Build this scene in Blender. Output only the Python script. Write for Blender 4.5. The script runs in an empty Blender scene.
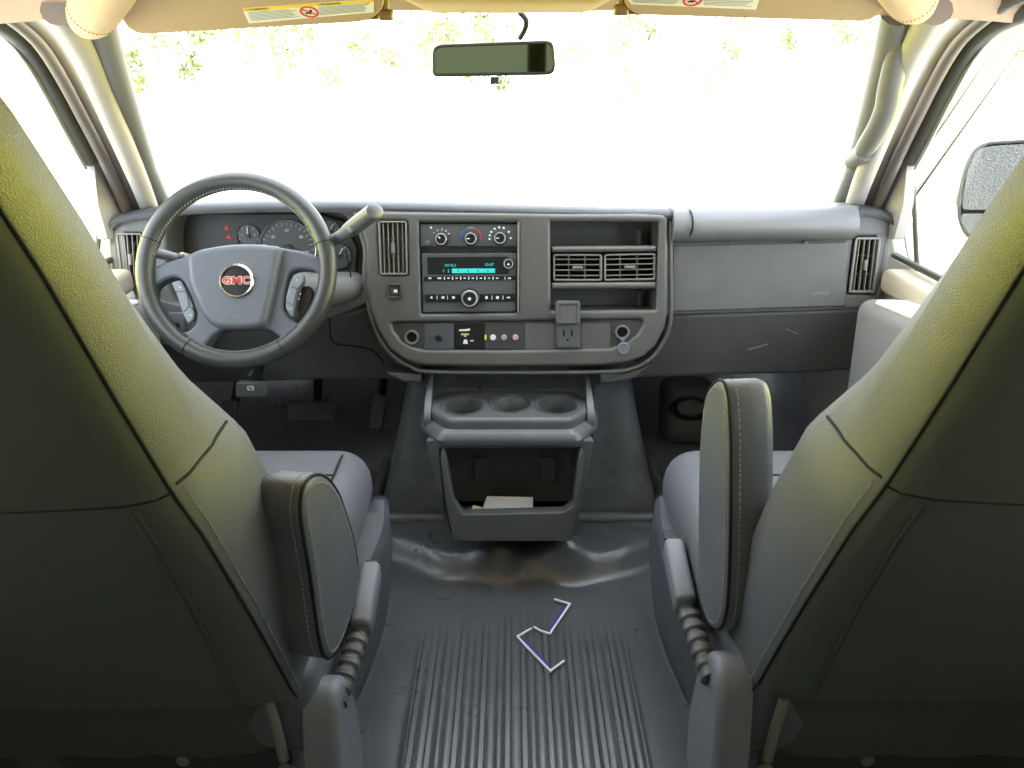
import bpy, bmesh, math, random
from mathutils import Vector, Matrix
random.seed(7)
SC = bpy.context.scene
COL = SC.collection
rad = math.radians
V3 = Vector
# ------------------------------------------------------------------ camera
FPX = 769.0
PITCH = rad(23)
CAM = V3((0, 0, 1.07))
cp, sp = math.cos(PITCH), math.sin(PITCH)

def ray(px, py):
    x = (px - 512) / FPX; u = (384 - py) / FPX
    return V3((x, cp + sp * u, -sp + cp * u))
def atY(px, py, Y):
    d = ray(px, py); return CAM + d * (Y / d.y)
def atX(px, py, X):
    d = ray(px, py); return CAM + d * (X / d.x)
def atZ(px, py, Z):
    d = ray(px, py); return CAM + d * ((Z - CAM.z) / d.z)

class Plane:
    def __init__(s, O, N, up=(0, 0, 1)):
        s.O = V3(O); s.N = V3(N).normalized()
        s.U = V3(up).cross(s.N).normalized(); s.V = s.N.cross(s.U)
    def hit(s, px, py):
        d = ray(px, py)
        t = (s.O - CAM).dot(s.N) / d.dot(s.N)
        p = CAM + d * t - s.O
        return (p.dot(s.U), p.dot(s.V))
    def pt(s, uv, d=0.0):
        return s.O + s.U * uv[0] + s.V * uv[1] + s.N * d
    def off(s, d):
        q = Plane(s.O + s.N * d, s.N); q.U = s.U; q.V = s.V; return q
    def loop(s, pts, r=0, seg=4):
        l = [s.hit(*p) for p in pts]
        return fillet(l, r, seg) if r else l
    def rect(s, x0, y0, x1, y1, r=0.003, seg=3):
        return s.loop([(x0, y1), (x1, y1), (x1, y0), (x0, y0)], r, seg)
    def mat(s, uv, d=0.0):
        m = Matrix((s.U, s.V, s.N)).transposed().to_4x4(); m.translation = s.pt(uv, d); return m

def fillet(l, r, seg=4):
    out = []; n = len(l)
    for i in range(n):
        a = V3((*l[i - 1], 0)); b = V3((*l[i], 0)); c = V3((*l[(i + 1) % n], 0))
        ra = r[i] if isinstance(r, (list, tuple)) else r
        ea, ec = (a - b), (c - b)
        if ra <= 0 or ea.length < 1e-7 or ec.length < 1e-7:
            out.append((b.x, b.y)); continue
        p = b + ea.normalized() * min(ra, ea.length * .48)
        q = b + ec.normalized() * min(ra, ec.length * .48)
        for k in range(seg + 1):
            t = k / seg
            x = p * (1 - t) ** 2 + b * 2 * t * (1 - t) + q * t * t
            out.append((x.x, x.y))
    return out

def area2(l):
    return sum(l[i - 1][0] * l[i][1] - l[i][0] * l[i - 1][1] for i in range(len(l))) / 2
def inset(l, d):
    n = len(l)
    P = [V3((p[0], p[1], 0)) for p in l]
    E = [(P[(i + 1) % n] - P[i]) for i in range(n)]
    NN = []
    for i in range(n):
        e = E[i] if E[i].length > 1e-9 else E[i - 1]
        q = V3((-e.y, e.x, 0)); q.normalize(); NN.append(q)
    out = []
    for i in range(n):
        m = NN[i - 1] + NN[i]
        if m.length < 1e-6: m = NN[i].copy()
        m.normalize()
        out.append(P[i] + m * (d / max(.35, m.dot(NN[i]))))
    # collapse runs of edges that turned round (tight convex corners)
    bad = [(out[(i + 1) % n] - out[i]).dot(E[i]) < 0 for i in range(n)]
    if any(bad) and not all(bad):
        i = 0
        st = next(k for k in range(n) if not bad[k])
        k = 0
        while k < n:
            i = (st + k) % n
            if bad[i]:
                L = 0
                while bad[(i + L) % n]: L += 1
                e1 = (i - 1) % n; e2 = (i + L) % n
                p1 = P[e1] + NN[e1] * d; d1 = E[e1]; p2 = P[e2] + NN[e2] * d; d2 = E[e2]
                den = d1.x * d2.y - d1.y * d2.x
                X_ = (out[i] + out[(i + L) % n]) / 2
                if abs(den) > 1e-12:
                    t = ((p2.x - p1.x) * d2.y - (p2.y - p1.y) * d2.x) / den
                    Y_ = p1 + d1 * t
                    if (Y_ - X_).length < abs(d) * 3: X_ = Y_
                for j in range(L + 1): out[(i + j) % n] = X_.copy()
                k += L
            else: k += 1
    return [(q.x, q.y) for q in out]

def BM(): return bmesh.new()

def prism(bm, P, loop, d0, d1, r=.002, seg=3, holes=(), back=True):
    """plate with outline loop, from depth d0 to d1 along the plane normal, rounded front rim"""
    r = min(r, abs(d1 - d0) * .95)
    loops = [list(loop) if area2(loop) > 0 else list(loop)[::-1]]
    for h in holes:
        loops.append(list(h) if area2(h) < 0 else list(h)[::-1])
    fronts = []; backs = []
    for L in loops:
        prof = [(0, d0)]
        if r > 0:
            for k in range(seg + 1):
                t = k / seg * math.pi / 2
                prof.append((r * (1 - math.cos(t)), d1 - r + r * math.sin(t)))
        else:
            prof.append((0, d1))
        rings = []
        for ins, d in prof:
            LL = inset(L, ins) if ins > 0 else L
            rings.append([bm.verts.new(P.pt(p, d)) for p in LL])
        for a, b in zip(rings, rings[1:]):
            n = len(a)
            for i in range(n):
                bm.faces.new((a[i], a[(i + 1) % n], b[(i + 1) % n], b[i]))
        for ring in (rings[-1], rings[0]):
            for i in range(len(ring)):
                e = bm.edges.get((ring[i], ring[(i + 1) % len(ring)]))
                if e: e.smooth = False
        fronts.append(rings[-1]); backs.append(rings[0])
    for grp, flip in ((fronts, False), (backs, True)):
        if flip and not back: continue
        if len(grp) == 1:
            bm.faces.new(grp[0][::-1] if flip else grp[0])
        else:
            es = []
            for g in grp:
                for i in range(len(g)):
                    e = bm.edges.get((g[i], g[(i + 1) % len(g)]))
                    es.append(e)
            bmesh.ops.triangle_fill(bm, use_beauty=True, use_dissolve=False, edges=es, normal=P.N if not flip else -P.N)
    return bm

def recess(bm, P, loop, d1, d0, taper=0.0, r=0.0):
    """open box going down from d1 to d0"""
    L = list(loop) if area2(loop) > 0 else list(loop)[::-1]
    a = [bm.verts.new(P.pt(p, d1)) for p in L]
    b = [bm.verts.new(P.pt(p, d0)) for p in (inset(L, taper) if taper else L)]
    n = len(a)
    for i in range(n):
        bm.faces.new((a[i], b[i], b[(i + 1) % n], a[(i + 1) % n]))
    bm.faces.new(b)

def frame_axes(N):
    N = V3(N).normalized(); up = V3((0, 0, 1)) if abs(N.z) < .95 else V3((0, 1, 0))
    U = up.cross(N).normalized(); return U, N.cross(U), N

def lathe(bm, O, N, prof, n=32, cap0=True, cap1=True, squash=1.0):
    U, W, N = frame_axes(N); O = V3(O); rings = []
    for r, d in prof:
        if r < 1e-6:
            rings.append([bm.verts.new(O + N * d)])
        else:
            rings.append([bm.verts.new(O + N * d + (U * math.cos(2 * math.pi * i / n) + W * squash * math.sin(2 * math.pi * i / n)) * r) for i in range(n)])
    for a, b in zip(rings, rings[1:]):
        if len(a) == 1 and len(b) == 1: continue
        for i in range(n):
            j = (i + 1) % n
            if len(a) == 1: bm.faces.new((a[0], b[j], b[i]))
            elif len(b) == 1: bm.faces.new((a[i], a[j], b[0]))
            else: bm.faces.new((a[i], a[j], b[j], b[i]))
    if cap0 and len(rings[0]) > 1: bm.faces.new(rings[0][::-1])
    if cap1 and len(rings[-1]) > 1: bm.faces.new(rings[-1])

def catmull(pts, sub=4):
    pts = [V3(p) for p in pts]; out = []
    for i in range(len(pts) - 1):
        p0 = pts[max(i - 1, 0)]; p1 = pts[i]; p2 = pts[i + 1]; p3 = pts[min(i + 2, len(pts) - 1)]
        for k in range(sub):
            t = k / sub
            out.append(.5 * ((2 * p1) + (p2 - p0) * t + (2 * p0 - 5 * p1 + 4 * p2 - p3) * t * t + (3 * p1 - p0 - 3 * p2 + p3) * t ** 3))
    out.append(pts[-1]); return out

def tube(bm, pts, r, n=10, closed=False, caps=True, flat=1.0, upref=None):
    pts = [V3(p) for p in pts]; m = len(pts); rings = []
    prevU = None
    for i, p in enumerate(pts):
        if closed: T = (pts[(i + 1) % m] - pts[i - 1])
        else: T = pts[min(i + 1, m - 1)] - pts[max(i - 1, 0)]
        T.normalize()
        if upref is not None:
            U = V3(upref) - T * V3(upref).dot(T)
        elif prevU is None:
            a = V3((0, 0, 1)) if abs(T.z) < .9 else V3((1, 0, 0)); U = a.cross(T)
        else:
            U = prevU - T * prevU.dot(T)
        U.normalize(); prevU = U; W = T.cross(U)
        rr = r[i] if isinstance(r, (list, tuple)) else r
        rings.append([bm.verts.new(p + (U * math.cos(2 * math.pi * k / n) + W * flat * math.sin(2 * math.pi * k / n)) * rr) for k in range(n)])
    R = range(m) if closed else range(m - 1)
    for i in R:
        a, b = rings[i], rings[(i + 1) % m]
        for k in range(n):
            bm.faces.new((a[k], a[(k + 1) % n], b[(k + 1) % n], b[k]))
    if caps and not closed:
        bm.faces.new(rings[0][::-1]); bm.faces.new(rings[-1])

def loft(bm, rings, closed=True, cap0=False, cap1=False):
    R = [[bm.verts.new(V3(p)) for p in r] for r in rings]
    for a, b in zip(R, R[1:]):
        n = len(a)
        for i in range(n if closed else n - 1):
            j = (i + 1) % n
            bm.faces.new((a[i], a[j], b[j], b[i]))
    if cap0: bm.faces.new(R[0][::-1])
    if cap1: bm.faces.new(R[-1])

def rbox(bm, c, size, r=.01, seg=3, rot=None, taper=None):
    """rounded box; taper=(fx,fy) scales the top"""
    b2 = bmesh.new()
    bmesh.ops.create_cube(b2, size=1.0)
    for v in b2.verts:
        k = (1, 1)
        if taper and v.co.z > 0: k = taper
        v.co = V3((v.co.x * size[0] * k[0], v.co.y * size[1] * k[1], v.co.z * size[2]))
    if r > 0:
        bmesh.ops.bevel(b2, geom=list(b2.edges), offset=r, segments=seg, profile=.5, affect='EDGES')
    M = Matrix.Translation(V3(c)) @ (rot.to_4x4() if rot else Matrix())
    b2.transform(M)
    me = bpy.data.meshes.new('t'); b2.to_mesh(me); b2.free(); bm.from_mesh(me); bpy.data.meshes.remove(me)

def quad(bm, a, b, c, d):
    bm.faces.new([bm.verts.new(V3(p)) for p in (a, b, c, d)])

# ------------------------------------------------------------------ objects
def origin_of(o):
    p = V3((0, 0, 0))
    while o is not None:
        p = p + V3(o.location); o = o.parent
    return p

def obj(name, bm, mat, parent=None, smooth=True, ang=38, subsurf=0, recalc=True):
    if recalc: bmesh.ops.recalc_face_normals(bm, faces=bm.faces[:])
    for f in bm.faces: f.smooth = smooth
    if smooth and ang:
        for e in bm.edges:
            if len(e.link_faces) == 2 and e.calc_face_angle(0) > rad(ang): e.smooth = False
    org = origin_of(parent) if parent else None
    loc = V3((0, 0, 0))
    if parent is None and bm.verts:
        xs = [v.co for v in bm.verts]
        loc = V3(((min(p.x for p in xs) + max(p.x for p in xs)) / 2, (min(p.y for p in xs) + max(p.y for p in xs)) / 2, min(p.z for p in xs)))
    shift = org if parent else loc
    for v in bm.verts: v.co -= shift
    me = bpy.data.meshes.new(name); bm.to_mesh(me); bm.free()
    o = bpy.data.objects.new(name, me); COL.objects.link(o)
    if mat: me.materials.append(mat)
    if parent: o.parent = parent
    else: o.location = loc
    if subsurf:
        s = o.modifiers.new('s', 'SUBSURF'); s.levels = subsurf; s.render_levels = subsurf
    return o

def obj_each(name, bm, mat, parent):
    """one part per loose piece"""
    seen = set(); bm.verts.ensure_lookup_table()
    for v0 in bm.verts:
        if v0 in seen: continue
        st = [v0]; isl = [v0]; seen.add(v0)
        while st:
            v = st.pop()
            for e in v.link_edges:
                w_ = e.other_vert(v)
                if w_ not in seen: seen.add(w_); st.append(w_); isl.append(w_)
        b2 = bmesh.new(); mp = {v: b2.verts.new(v.co) for v in isl}
        fs = set(f for v in isl for f in v.link_faces)
        for f in fs: b2.faces.new([mp[v] for v in f.verts])
        obj(name, b2, mat, parent)
    bm.free()

def thing(name, label, cat, loc, group=None):
    o = bpy.data.objects.new(name, None); COL.objects.link(o); o.location = loc
    o.empty_display_size = .05
    o['label'] = label; o['category'] = cat
    if group: o['group'] = group
    return o
def tag(o, label, cat, group=None):
    o['label'] = label; o['category'] = cat
    if group: o['group'] = group
    return o
def struct(o, label=None):
    o['kind'] = 'structure'
    if label: o['label'] = label
    return o

def text(name, s, P, uv, h, mat, parent, d=.0006, align='CENTER', ex=.0003, sx=1.0, off=0):
    cu = bpy.data.curves.new(name, 'FONT'); cu.body = s; cu.size = h * 1.38; cu.align_x = align; cu.align_y = 'CENTER'; cu.extrude = ex
    cu.resolution_u = 3; cu.offset = off
    t = bpy.data.objects.new(name, cu); COL.objects.link(t)
    dg = bpy.context.evaluated_depsgraph_get(); dg.update()
    me = bpy.data.meshes.new_from_object(t.evaluated_get(dg))
    bpy.data.objects.remove(t); bpy.data.curves.remove(cu)
    M = P.mat(uv, d)
    org = origin_of(parent)
    for v in me.vertices:
        v.co = M @ V3((v.co.x * sx, v.co.y, v.co.z)) - org
    me.materials.clear(); me.materials.append(mat)
    o = bpy.data.objects.new(name, me); COL.objects.link(o); o.parent = parent
    return o

# ------------------------------------------------------------------ materials
def lin(c):
    return tuple(((x / 255) / 12.92 if x / 255 <= .04045 else ((x / 255 + .055) / 1.055) ** 2.4) for x in c)
MATS = {}
def mat(name, col, rough=.5, spec=.5, metal=0.0, bump=None, var=None, coat=0, emit=None, sheen=0):
    m = bpy.data.materials.new(name); m.use_nodes = True
    nt = m.node_tree; b = nt.nodes['Principled BSDF']
    c = (*lin(col), 1)
    b.inputs['Base Color'].default_value = c
    b.inputs['Roughness'].default_value = rough
    b.inputs['Specular IOR Level'].default_value = spec
    b.inputs['Metallic'].default_value = metal
    if coat: b.inputs['Coat Weight'].default_value = coat
    if sheen: b.inputs['Sheen Weight'].default_value = sheen
    if emit:
        b.inputs['Emission Color'].default_value = (*lin(emit[0]), 1); b.inputs['Emission Strength'].default_value = emit[1]
    tc = nt.nodes.new('ShaderNodeTexCoord')
    geo = nt.nodes.new('ShaderNodeNewGeometry')
    if var:                                             # blotchy wear: (scale, amount, detail)
        n = nt.nodes.new('ShaderNodeTexNoise'); n.inputs['Scale'].default_value = var[0]; n.inputs['Detail'].default_value = 6
        n.inputs['Roughness'].default_value = .65
        nt.links.new(geo.outputs['Position'], n.inputs['Vector'])
        mr = nt.nodes.new('ShaderNodeMapRange'); mr.inputs[1].default_value = .3; mr.inputs[2].default_value = .7
        mr.inputs[3].default_value = 1 - var[1]; mr.inputs[4].default_value = 1 + var[1]
        nt.links.new(n.outputs['Fac'], mr.inputs[0])
        mx = nt.nodes.new('ShaderNodeVectorMath'); mx.operation = 'SCALE'
        mx.inputs[0].default_value = c[:3]
        nt.links.new(mr.outputs[0], mx.inputs['Scale'])
        nt.links.new(mx.outputs[0], b.inputs['Base Color'])
        r2 = nt.nodes.new('ShaderNodeMapRange'); r2.inputs[1].default_value = .3; r2.inputs[2].default_value = .7
        r2.inputs[3].default_value = min(1, rough * (1 + var[1] * .5)); r2.inputs[4].default_value = rough * (1 - var[1] * .5)
        nt.links.new(n.outputs['Fac'], r2.inputs[0]); nt.links.new(r2.outputs[0], b.inputs['Roughness'])
    if bump:                                            # (scale, strength, kind)
        if len(bump) > 2 and bump[2] == 'v':
            n = nt.nodes.new('ShaderNodeTexVoronoi'); n.inputs['Scale'].default_value = bump[0]; out = n.outputs['Distance']
        else:
            n = nt.nodes.new('ShaderNodeTexNoise'); n.inputs['Scale'].default_value = bump[0]; n.inputs['Detail'].default_value = 3; out = n.outputs['Fac']
        nt.links.new(geo.outputs['Position'], n.inputs['Vector'])
        bp = nt.nodes.new('ShaderNodeBump'); bp.inputs['Strength'].default_value = bump[1]; bp.inputs['Distance'].default_value = .002
        nt.links.new(out, bp.inputs['Height']); nt.links.new(bp.outputs[0], b.inputs['Normal'])
    MATS[name] = m
    return m

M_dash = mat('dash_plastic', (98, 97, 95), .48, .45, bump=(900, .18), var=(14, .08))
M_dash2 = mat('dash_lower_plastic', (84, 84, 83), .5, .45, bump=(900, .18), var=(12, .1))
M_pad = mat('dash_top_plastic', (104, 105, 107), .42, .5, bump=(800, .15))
M_roll = mat('passenger_roll_vinyl', (118, 118, 120), .38, .5, bump=(800, .12))
M_bezel = mat('bezel_plastic', (90, 89, 86), .45, .5, bump=(1000, .12), var=(16, .06))
M_dark = mat('dark_plastic', (66, 66, 65), .5, .4, bump=(900, .1))
M_black = mat('black_plastic', (22, 22, 22), .45, .4)
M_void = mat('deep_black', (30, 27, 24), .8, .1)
M_radio = mat('radio_plastic', (82, 84, 86), .42, .5)
M_vent = mat('vent_plastic', (120, 117, 110), .4, .5)
M_wheel = mat('wheel_leather', (62, 64, 63), .30, .55, bump=(1100, .15, 'v'))
M_hub = mat('wheel_hub_plastic', (96, 100, 110), .46, .5, bump=(1000, .15))
M_btn = mat('button_plastic', (128, 132, 140), .45, .5)
M_chrome = mat('chrome', (205, 205, 205), .18, .5, metal=1)
M_silver = mat('satin_silver', (170, 170, 168), .35, .5, metal=.8)
M_red = mat('red_badge', (190, 60, 52), .4)
M_white = mat('white_print', (235, 235, 232), .6)
M_grayp = mat('grey_print', (150, 150, 150), .6)
M_yellowp = mat('yellow_print', (236, 200, 60), .6)
M_bluep = mat('blue_print', (60, 110, 200), .5)
M_redp = mat('red_print', (210, 60, 50), .5)
M_disp = mat('display_black', (16, 20, 20), .25, .5)
M_teal = mat('display_teal', (20, 150, 150), .5, emit=((70, 235, 225), .55))
M_redl = mat('warning_lamp_red', (160, 20, 15), .5, emit=((255, 40, 25), .25))
M_amberl = mat('indicator_amber', (200, 190, 40), .5, emit=((230, 220, 60), .25))
M_seat = mat('seat_vinyl', (92, 95, 99), .46, .45, bump=(650, .22, 'v'), var=(9, .06))
M_seatb = mat('seat_back_vinyl', (86, 89, 83), .6, .35, bump=(900, .2), var=(6, .06))
M_seam = mat('seam_dark', (34, 35, 35), .7, .2)
M_stitch = mat('stitch_thread', (150, 150, 148), .7, .3)
M_base = mat('seat_plastic', (112, 115, 122), .46, .5, bump=(1100, .25), var=(20, .05))
M_base2 = mat('buckle_plastic', (92, 93, 94), .42, .5)
M_flap = mat('seat_flap_felt', (112, 112, 106), .95, .1, bump=(500, .4))
M_rubber = mat('floor_rubber', (86, 88, 92), .29, .8, bump=(260, .25), var=(9, .18))
M_engine = mat('engine_cover_plastic', (104, 107, 110), .36, .5, bump=(500, .15), var=(16, .3))
M_console = mat('console_plastic', (92, 94, 96), .30, .5, bump=(900, .15), var=(18, .1))
M_console_in = mat('console_inside', (88, 88, 88), .5, .4, var=(20, .15))
M_carpet = mat('footwell_rubber', (46, 46, 44), .6, .3, bump=(120, .5), var=(8, .3))
M_beige = mat('headliner_beige', (196, 170, 150), .9, .15, bump=(420, .25))
M_visor = mat('visor_vinyl', (180, 154, 126), .75, .2, bump=(600, .2))
M_pillar = mat('pillar_plastic', (168, 162, 160), .55, .35, bump=(700, .15))
M_pillar2 = mat('pillar_grey_plastic', (112, 110, 112), .55, .35, bump=(700, .15))
M_seal = mat('door_seal', (96, 88, 82), .5, .4)
M_seal2 = mat('window_channel', (62, 60, 52), .5, .4)
M_doorp = mat('door_trim', (176, 166, 148), .6, .3, bump=(500, .2))
M_doorg = mat('door_pull_plastic', (128, 126, 126), .5, .4, bump=(700, .15))
M_wall = mat('body_wall', (172, 168, 158), .85, .2)
M_paper = mat('paper_grey', (205, 205, 208), .8, .2)
M_cream = mat('paper_cream', (226, 216, 180), .8, .2)
M_stripw = mat('strip_white', (238, 238, 240), .5, .4)
M_stripb = mat('strip_blue', (52, 56, 170), .5, .4)
M_mirrorh = mat('mirror_housing', (60, 58, 50), .4, .5)
M_cord = mat('cord_black', (24, 24, 24), .6)
M_brass = mat('clip_tan', (140, 116, 70), .4, .5, metal=.4)
M_ground = mat('pale_concrete', (226, 224, 216), .9, .2, var=(.6, .06))
M_leaf = mat('leaf_green', (116, 126, 74), .6, .3, var=(.8, .35))
M_bark = mat('bark', (225, 218, 205), .9, .1, var=(6, .3))
M_pedal = mat('pedal_rubber', (70, 70, 69), .55, .4, bump=(500, .2))
M_label = mat('label_white', (226, 222, 214), .7, .2)

def mirror_mat(name, tint, rough, bumpy=0):
    m = mat(name, tint, rough, .5, metal=1)
    if bumpy:
        nt = m.node_tree; b = nt.nodes['Principled BSDF']
        n = nt.nodes.new('ShaderNodeTexNoise'); n.inputs['Scale'].default_value = 260; n.inputs['Detail'].default_value = 4
        g = nt.nodes.new('ShaderNodeNewGeometry'); nt.links.new(g.outputs['Position'], n.inputs['Vector'])
        bp = nt.nodes.new('ShaderNodeBump'); bp.inputs['Strength'].default_value = bumpy; bp.inputs['Distance'].default_value = .002
        nt.links.new(n.outputs['Fac'], bp.inputs['Height']); nt.links.new(bp.outputs[0], b.inputs['Normal'])
    return m
M_mirror = mirror_mat('mirror_glass', (80, 78, 56), .03)
M_mirror2 = mirror_mat('dusty_mirror_glass', (96, 97, 98), .4, .8)

def glass(name, tint=(1, 1, 1)):
    m = bpy.data.materials.new(name); m.use_nodes = True; nt = m.node_tree; nt.nodes.clear()
    o = nt.nodes.new('ShaderNodeOutputMaterial'); t = nt.nodes.new('ShaderNodeBsdfTransparent'); g = nt.nodes.new('ShaderNodeBsdfGlossy')
    t.inputs[0].default_value = (*tint, 1); g.inputs['Roughness'].default_value = .02
    fr = nt.nodes.new('ShaderNodeFresnel'); fr.inputs[0].default_value = 1.25
    mx = nt.nodes.new('ShaderNodeMixShader')
    ge = nt.nodes.new('ShaderNodeNewGeometry'); ml = nt.nodes.new('ShaderNodeMath'); ml.operation = 'MULTIPLY'; iv = nt.nodes.new('ShaderNodeMath'); iv.operation = 'SUBTRACT'; iv.inputs[0].default_value = 1
    nt.links.new(ge.outputs['Backfacing'], iv.inputs[1]); nt.links.new(fr.outputs[0], ml.inputs[0]); nt.links.new(iv.outputs[0], ml.inputs[1])
    nt.links.new(ml.outputs[0], mx.inputs[0]); nt.links.new(t.outputs[0], mx.inputs[1]); nt.links.new(g.outputs[0], mx.inputs[2])
    nt.links.new(mx.outputs[0], o.inputs[0]); return m
M_glass = glass('window_glass', (.96, .98, .97))
M_tint = glass('tinted_glass', (.30, .33, .32))
M_tint2 = glass('rear_glass', (.55, .6, .58))

#@@SHELL
# ------------------------------------------------------------------ van shell
# floor: one rubber sheet with moulded ribs, rising in a fold towards the engine cover
def sstep(a, b, x):
    t = max(0, min(1, (x - a) / (b - a))); return t * t * (3 - 2 * t)
ribL, ribR = -.19, .23
def floor_z(x, y):
    z = 0.0
    m = sstep(ribL, ribL + .012, x) * (1 - sstep(ribR - .012, ribR, x))
    edge = 1.30 + .03 * math.sin(x * 17 + 1)
    m *= 1 - sstep(edge - .10, edge, y)
    ph = (x - ribL) / .0148
    z += m * .0060 * (1 if (ph % 1) < .58 else 0) * (0.65 + .35 * math.sin(math.floor(ph) * 2.3))
    # fold of the sheet in front of the engine cover
    wav = 1.378 + .8 * (x - .04) ** 2 + .008 * math.sin(x * 19 + .6) + .003 * math.sin(x * 47)
    h = sstep(wav, wav + .06, y) * (1 - .6 * sstep(.30, .5, abs(x - .02)))
    z += .045 * h
    z += .030 * math.exp(-((x + .03) / .05) ** 2 - ((y - 1.44) / .05) ** 2) + .034 * math.exp(-((x - .12) / .05) ** 2 - ((y - 1.45) / .05) ** 2)
    z += .003 * math.sin(x * 38 + y * 20) * math.sin(y * 31) * sstep(1.25, 1.4, y) 
    z += .12 * sstep(1.78, 2.1, y) ** 1.5 * 2
    return z
bm = BM()
xs = []
x = -.86
while x <= .8601:
    xs.append(x); x += .0037 if ribL - .02 < x < ribR + .02 else .02
ys = [-2.6, -1.5, -.5, .2] + [.3 + .02 * i for i in range(50)] + [1.3 + .0125 * i for i in range(24)] + [1.62, 1.68, 1.74, 1.8, 1.86, 1.92, 1.98, 2.04, 2.1]
G = [[bm.verts.new((x, y, floor_z(x, y))) for x in xs] for y in ys]
for a, b in zip(G, G[1:]):
    for i in range(len(xs) - 1):
        bm.faces.new((a[i], a[i + 1], b[i + 1], b[i]))
struct(obj('floor', bm, M_rubber, ang=50), 'ribbed black rubber floor between the seats')

# firewall beyond the pedals
bm = BM(); rbox(bm, (0, 2.13, .30), (1.72, .03, .70), .005)
struct(obj('wall_front', bm, M_carpet), 'dark firewall behind the footwells')

WX = .86
def wall_side(s):
    # lower door panel, header above the door glass, solid rear side with two tinted windows
    WX = .86 if s < 0 else .84
    bm = BM()
    P = Plane((s * WX, 0, 0), (-s, 0, 0))
    def uv(y, z):
        p = V3((s * WX, y, z)) - P.O; return (p.dot(P.U), p.dot(P.V))
    outer = [uv(-2.6, -.05), uv(2.16, -.05), uv(2.16, .70), uv(1.76, .75), uv(1.42, 1.14), uv(1.34, 1.19), uv(1.2, 1.23), uv(-2.6, 1.27)]
    h1 = fillet([uv(.42, .665), uv(1.66, .665)] + [uv(p.y, p.z) for p in [atX(px if s < 0 else 1000 - px, py, s * WX) for px, py in ((113, 205), (100, 170), (80, 137), (60, 99), (38, 61), (14, 34))]] + [uv(1.20, 1.19), uv(1.08, 1.21), uv(.42, 1.215)], .02)
    h2 = fillet([uv(-1.15, .72), uv(.22, .72), uv(.22, 1.14), uv(-1.15, 1.14)], .05)
    h3 = fillet([uv(-2.4, .72), uv(-1.3, .72), uv(-1.3, 1.14), uv(-2.4, 1.14)], .05)
    prism(bm, P, outer, -.05, 0, .004, 2, holes=[h1, h2, h3])
    nm = 'wall_left' if s < 0 else 'wall_right'
    struct(obj(nm, bm, M_wall, ang=30))
    n0 = 2 if s < 0 else 5
    for i, (h, m) in enumerate(((h1, M_glass), (h2, M_tint), (h3, M_tint))):
        bm = BM(); prism(bm, P, [p for p in h], -.030, -.026, 0)
        struct(obj('window_%d' % (n0 + i), bm, m))
wall_side(-1); wall_side(1)
# rear wall with two door windows
bm = BM(); P = Plane((0, -2.6, 0), (0, 1, 0))
rl = lambda x0, z0, x1, z1: [(-x0, z0), (-x1, z0), (-x1, z1), (-x0, z1)]
w1 = fillet(rl(-.72, .70, -.06, 1.12), .04); w2 = fillet(rl(.06, .70, .72, 1.12), .04)
prism(bm, P, rl(-.9, -.05, .9, 1.3), -.05, 0, .003, 2, holes=[w1, w2]); struct(obj('wall_back', bm, M_wall))
for k, w in ((8, w1), (9, w2)):
    bm = BM(); prism(bm, P, w, -.03, -.026, 0); struct(obj('window_%d' % k, bm, M_tint2))

# headliner: cross sections along y, arched, dropping to the windshield header
bm = BM(); rings = []
for y, zc in ((-2.62, 1.30), (-.5, 1.30), (.6, 1.30), (.95, 1.285), (1.12, 1.25), (1.22, 1.205), (1.29, 1.165), (1.335, 1.138), (1.345, 1.146), (1.33, 1.17), (1.2, 1.26), (.9, 1.33), (-2.62, 1.345)):
    ring = []
    for i in range(25):
        x = -.88 + 1.76 * i / 24
        ring.append((x, y + (-.06 * (x / .88) ** 2 if y > 1.1 else 0), zc - .03 * abs(x / .88) ** 3))
    rings.append(ring)
loft(bm, rings, closed=False)
struct(obj('ceiling', bm, M_beige, ang=60), 'beige fabric headliner above the windshield')

# windshield: curved pane from cowl to header
bm = BM(); rings = []
for k in range(9):
    t = k / 8
    ring = []
    for i in range(17):
        x = (-1 + 2 * i / 16)
        hw = .80 + (.70 - .80) * t
        ring.append((x * hw, 2.04 + (1.335 - 2.04) * t + .0 - .10 * x * x * (1 - .3 * t), .70 + (1.16 - .70) * t + .02 * math.sin(math.pi * t)))
    rings.append(ring)
loft(bm, rings, closed=False)
bmesh.ops.solidify(bm, geom=bm.faces[:], thickness=.005)
struct(obj('window_1', bm, M_glass, ang=60), 'wide windshield above the dashboard')
# black cowl tray that carries the windshield foot
bm = BM(); rbox(bm, (0, 2.03, .665), (1.62, .16, .05), .01)
struct(obj('trim_1', bm, M_dark))

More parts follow.
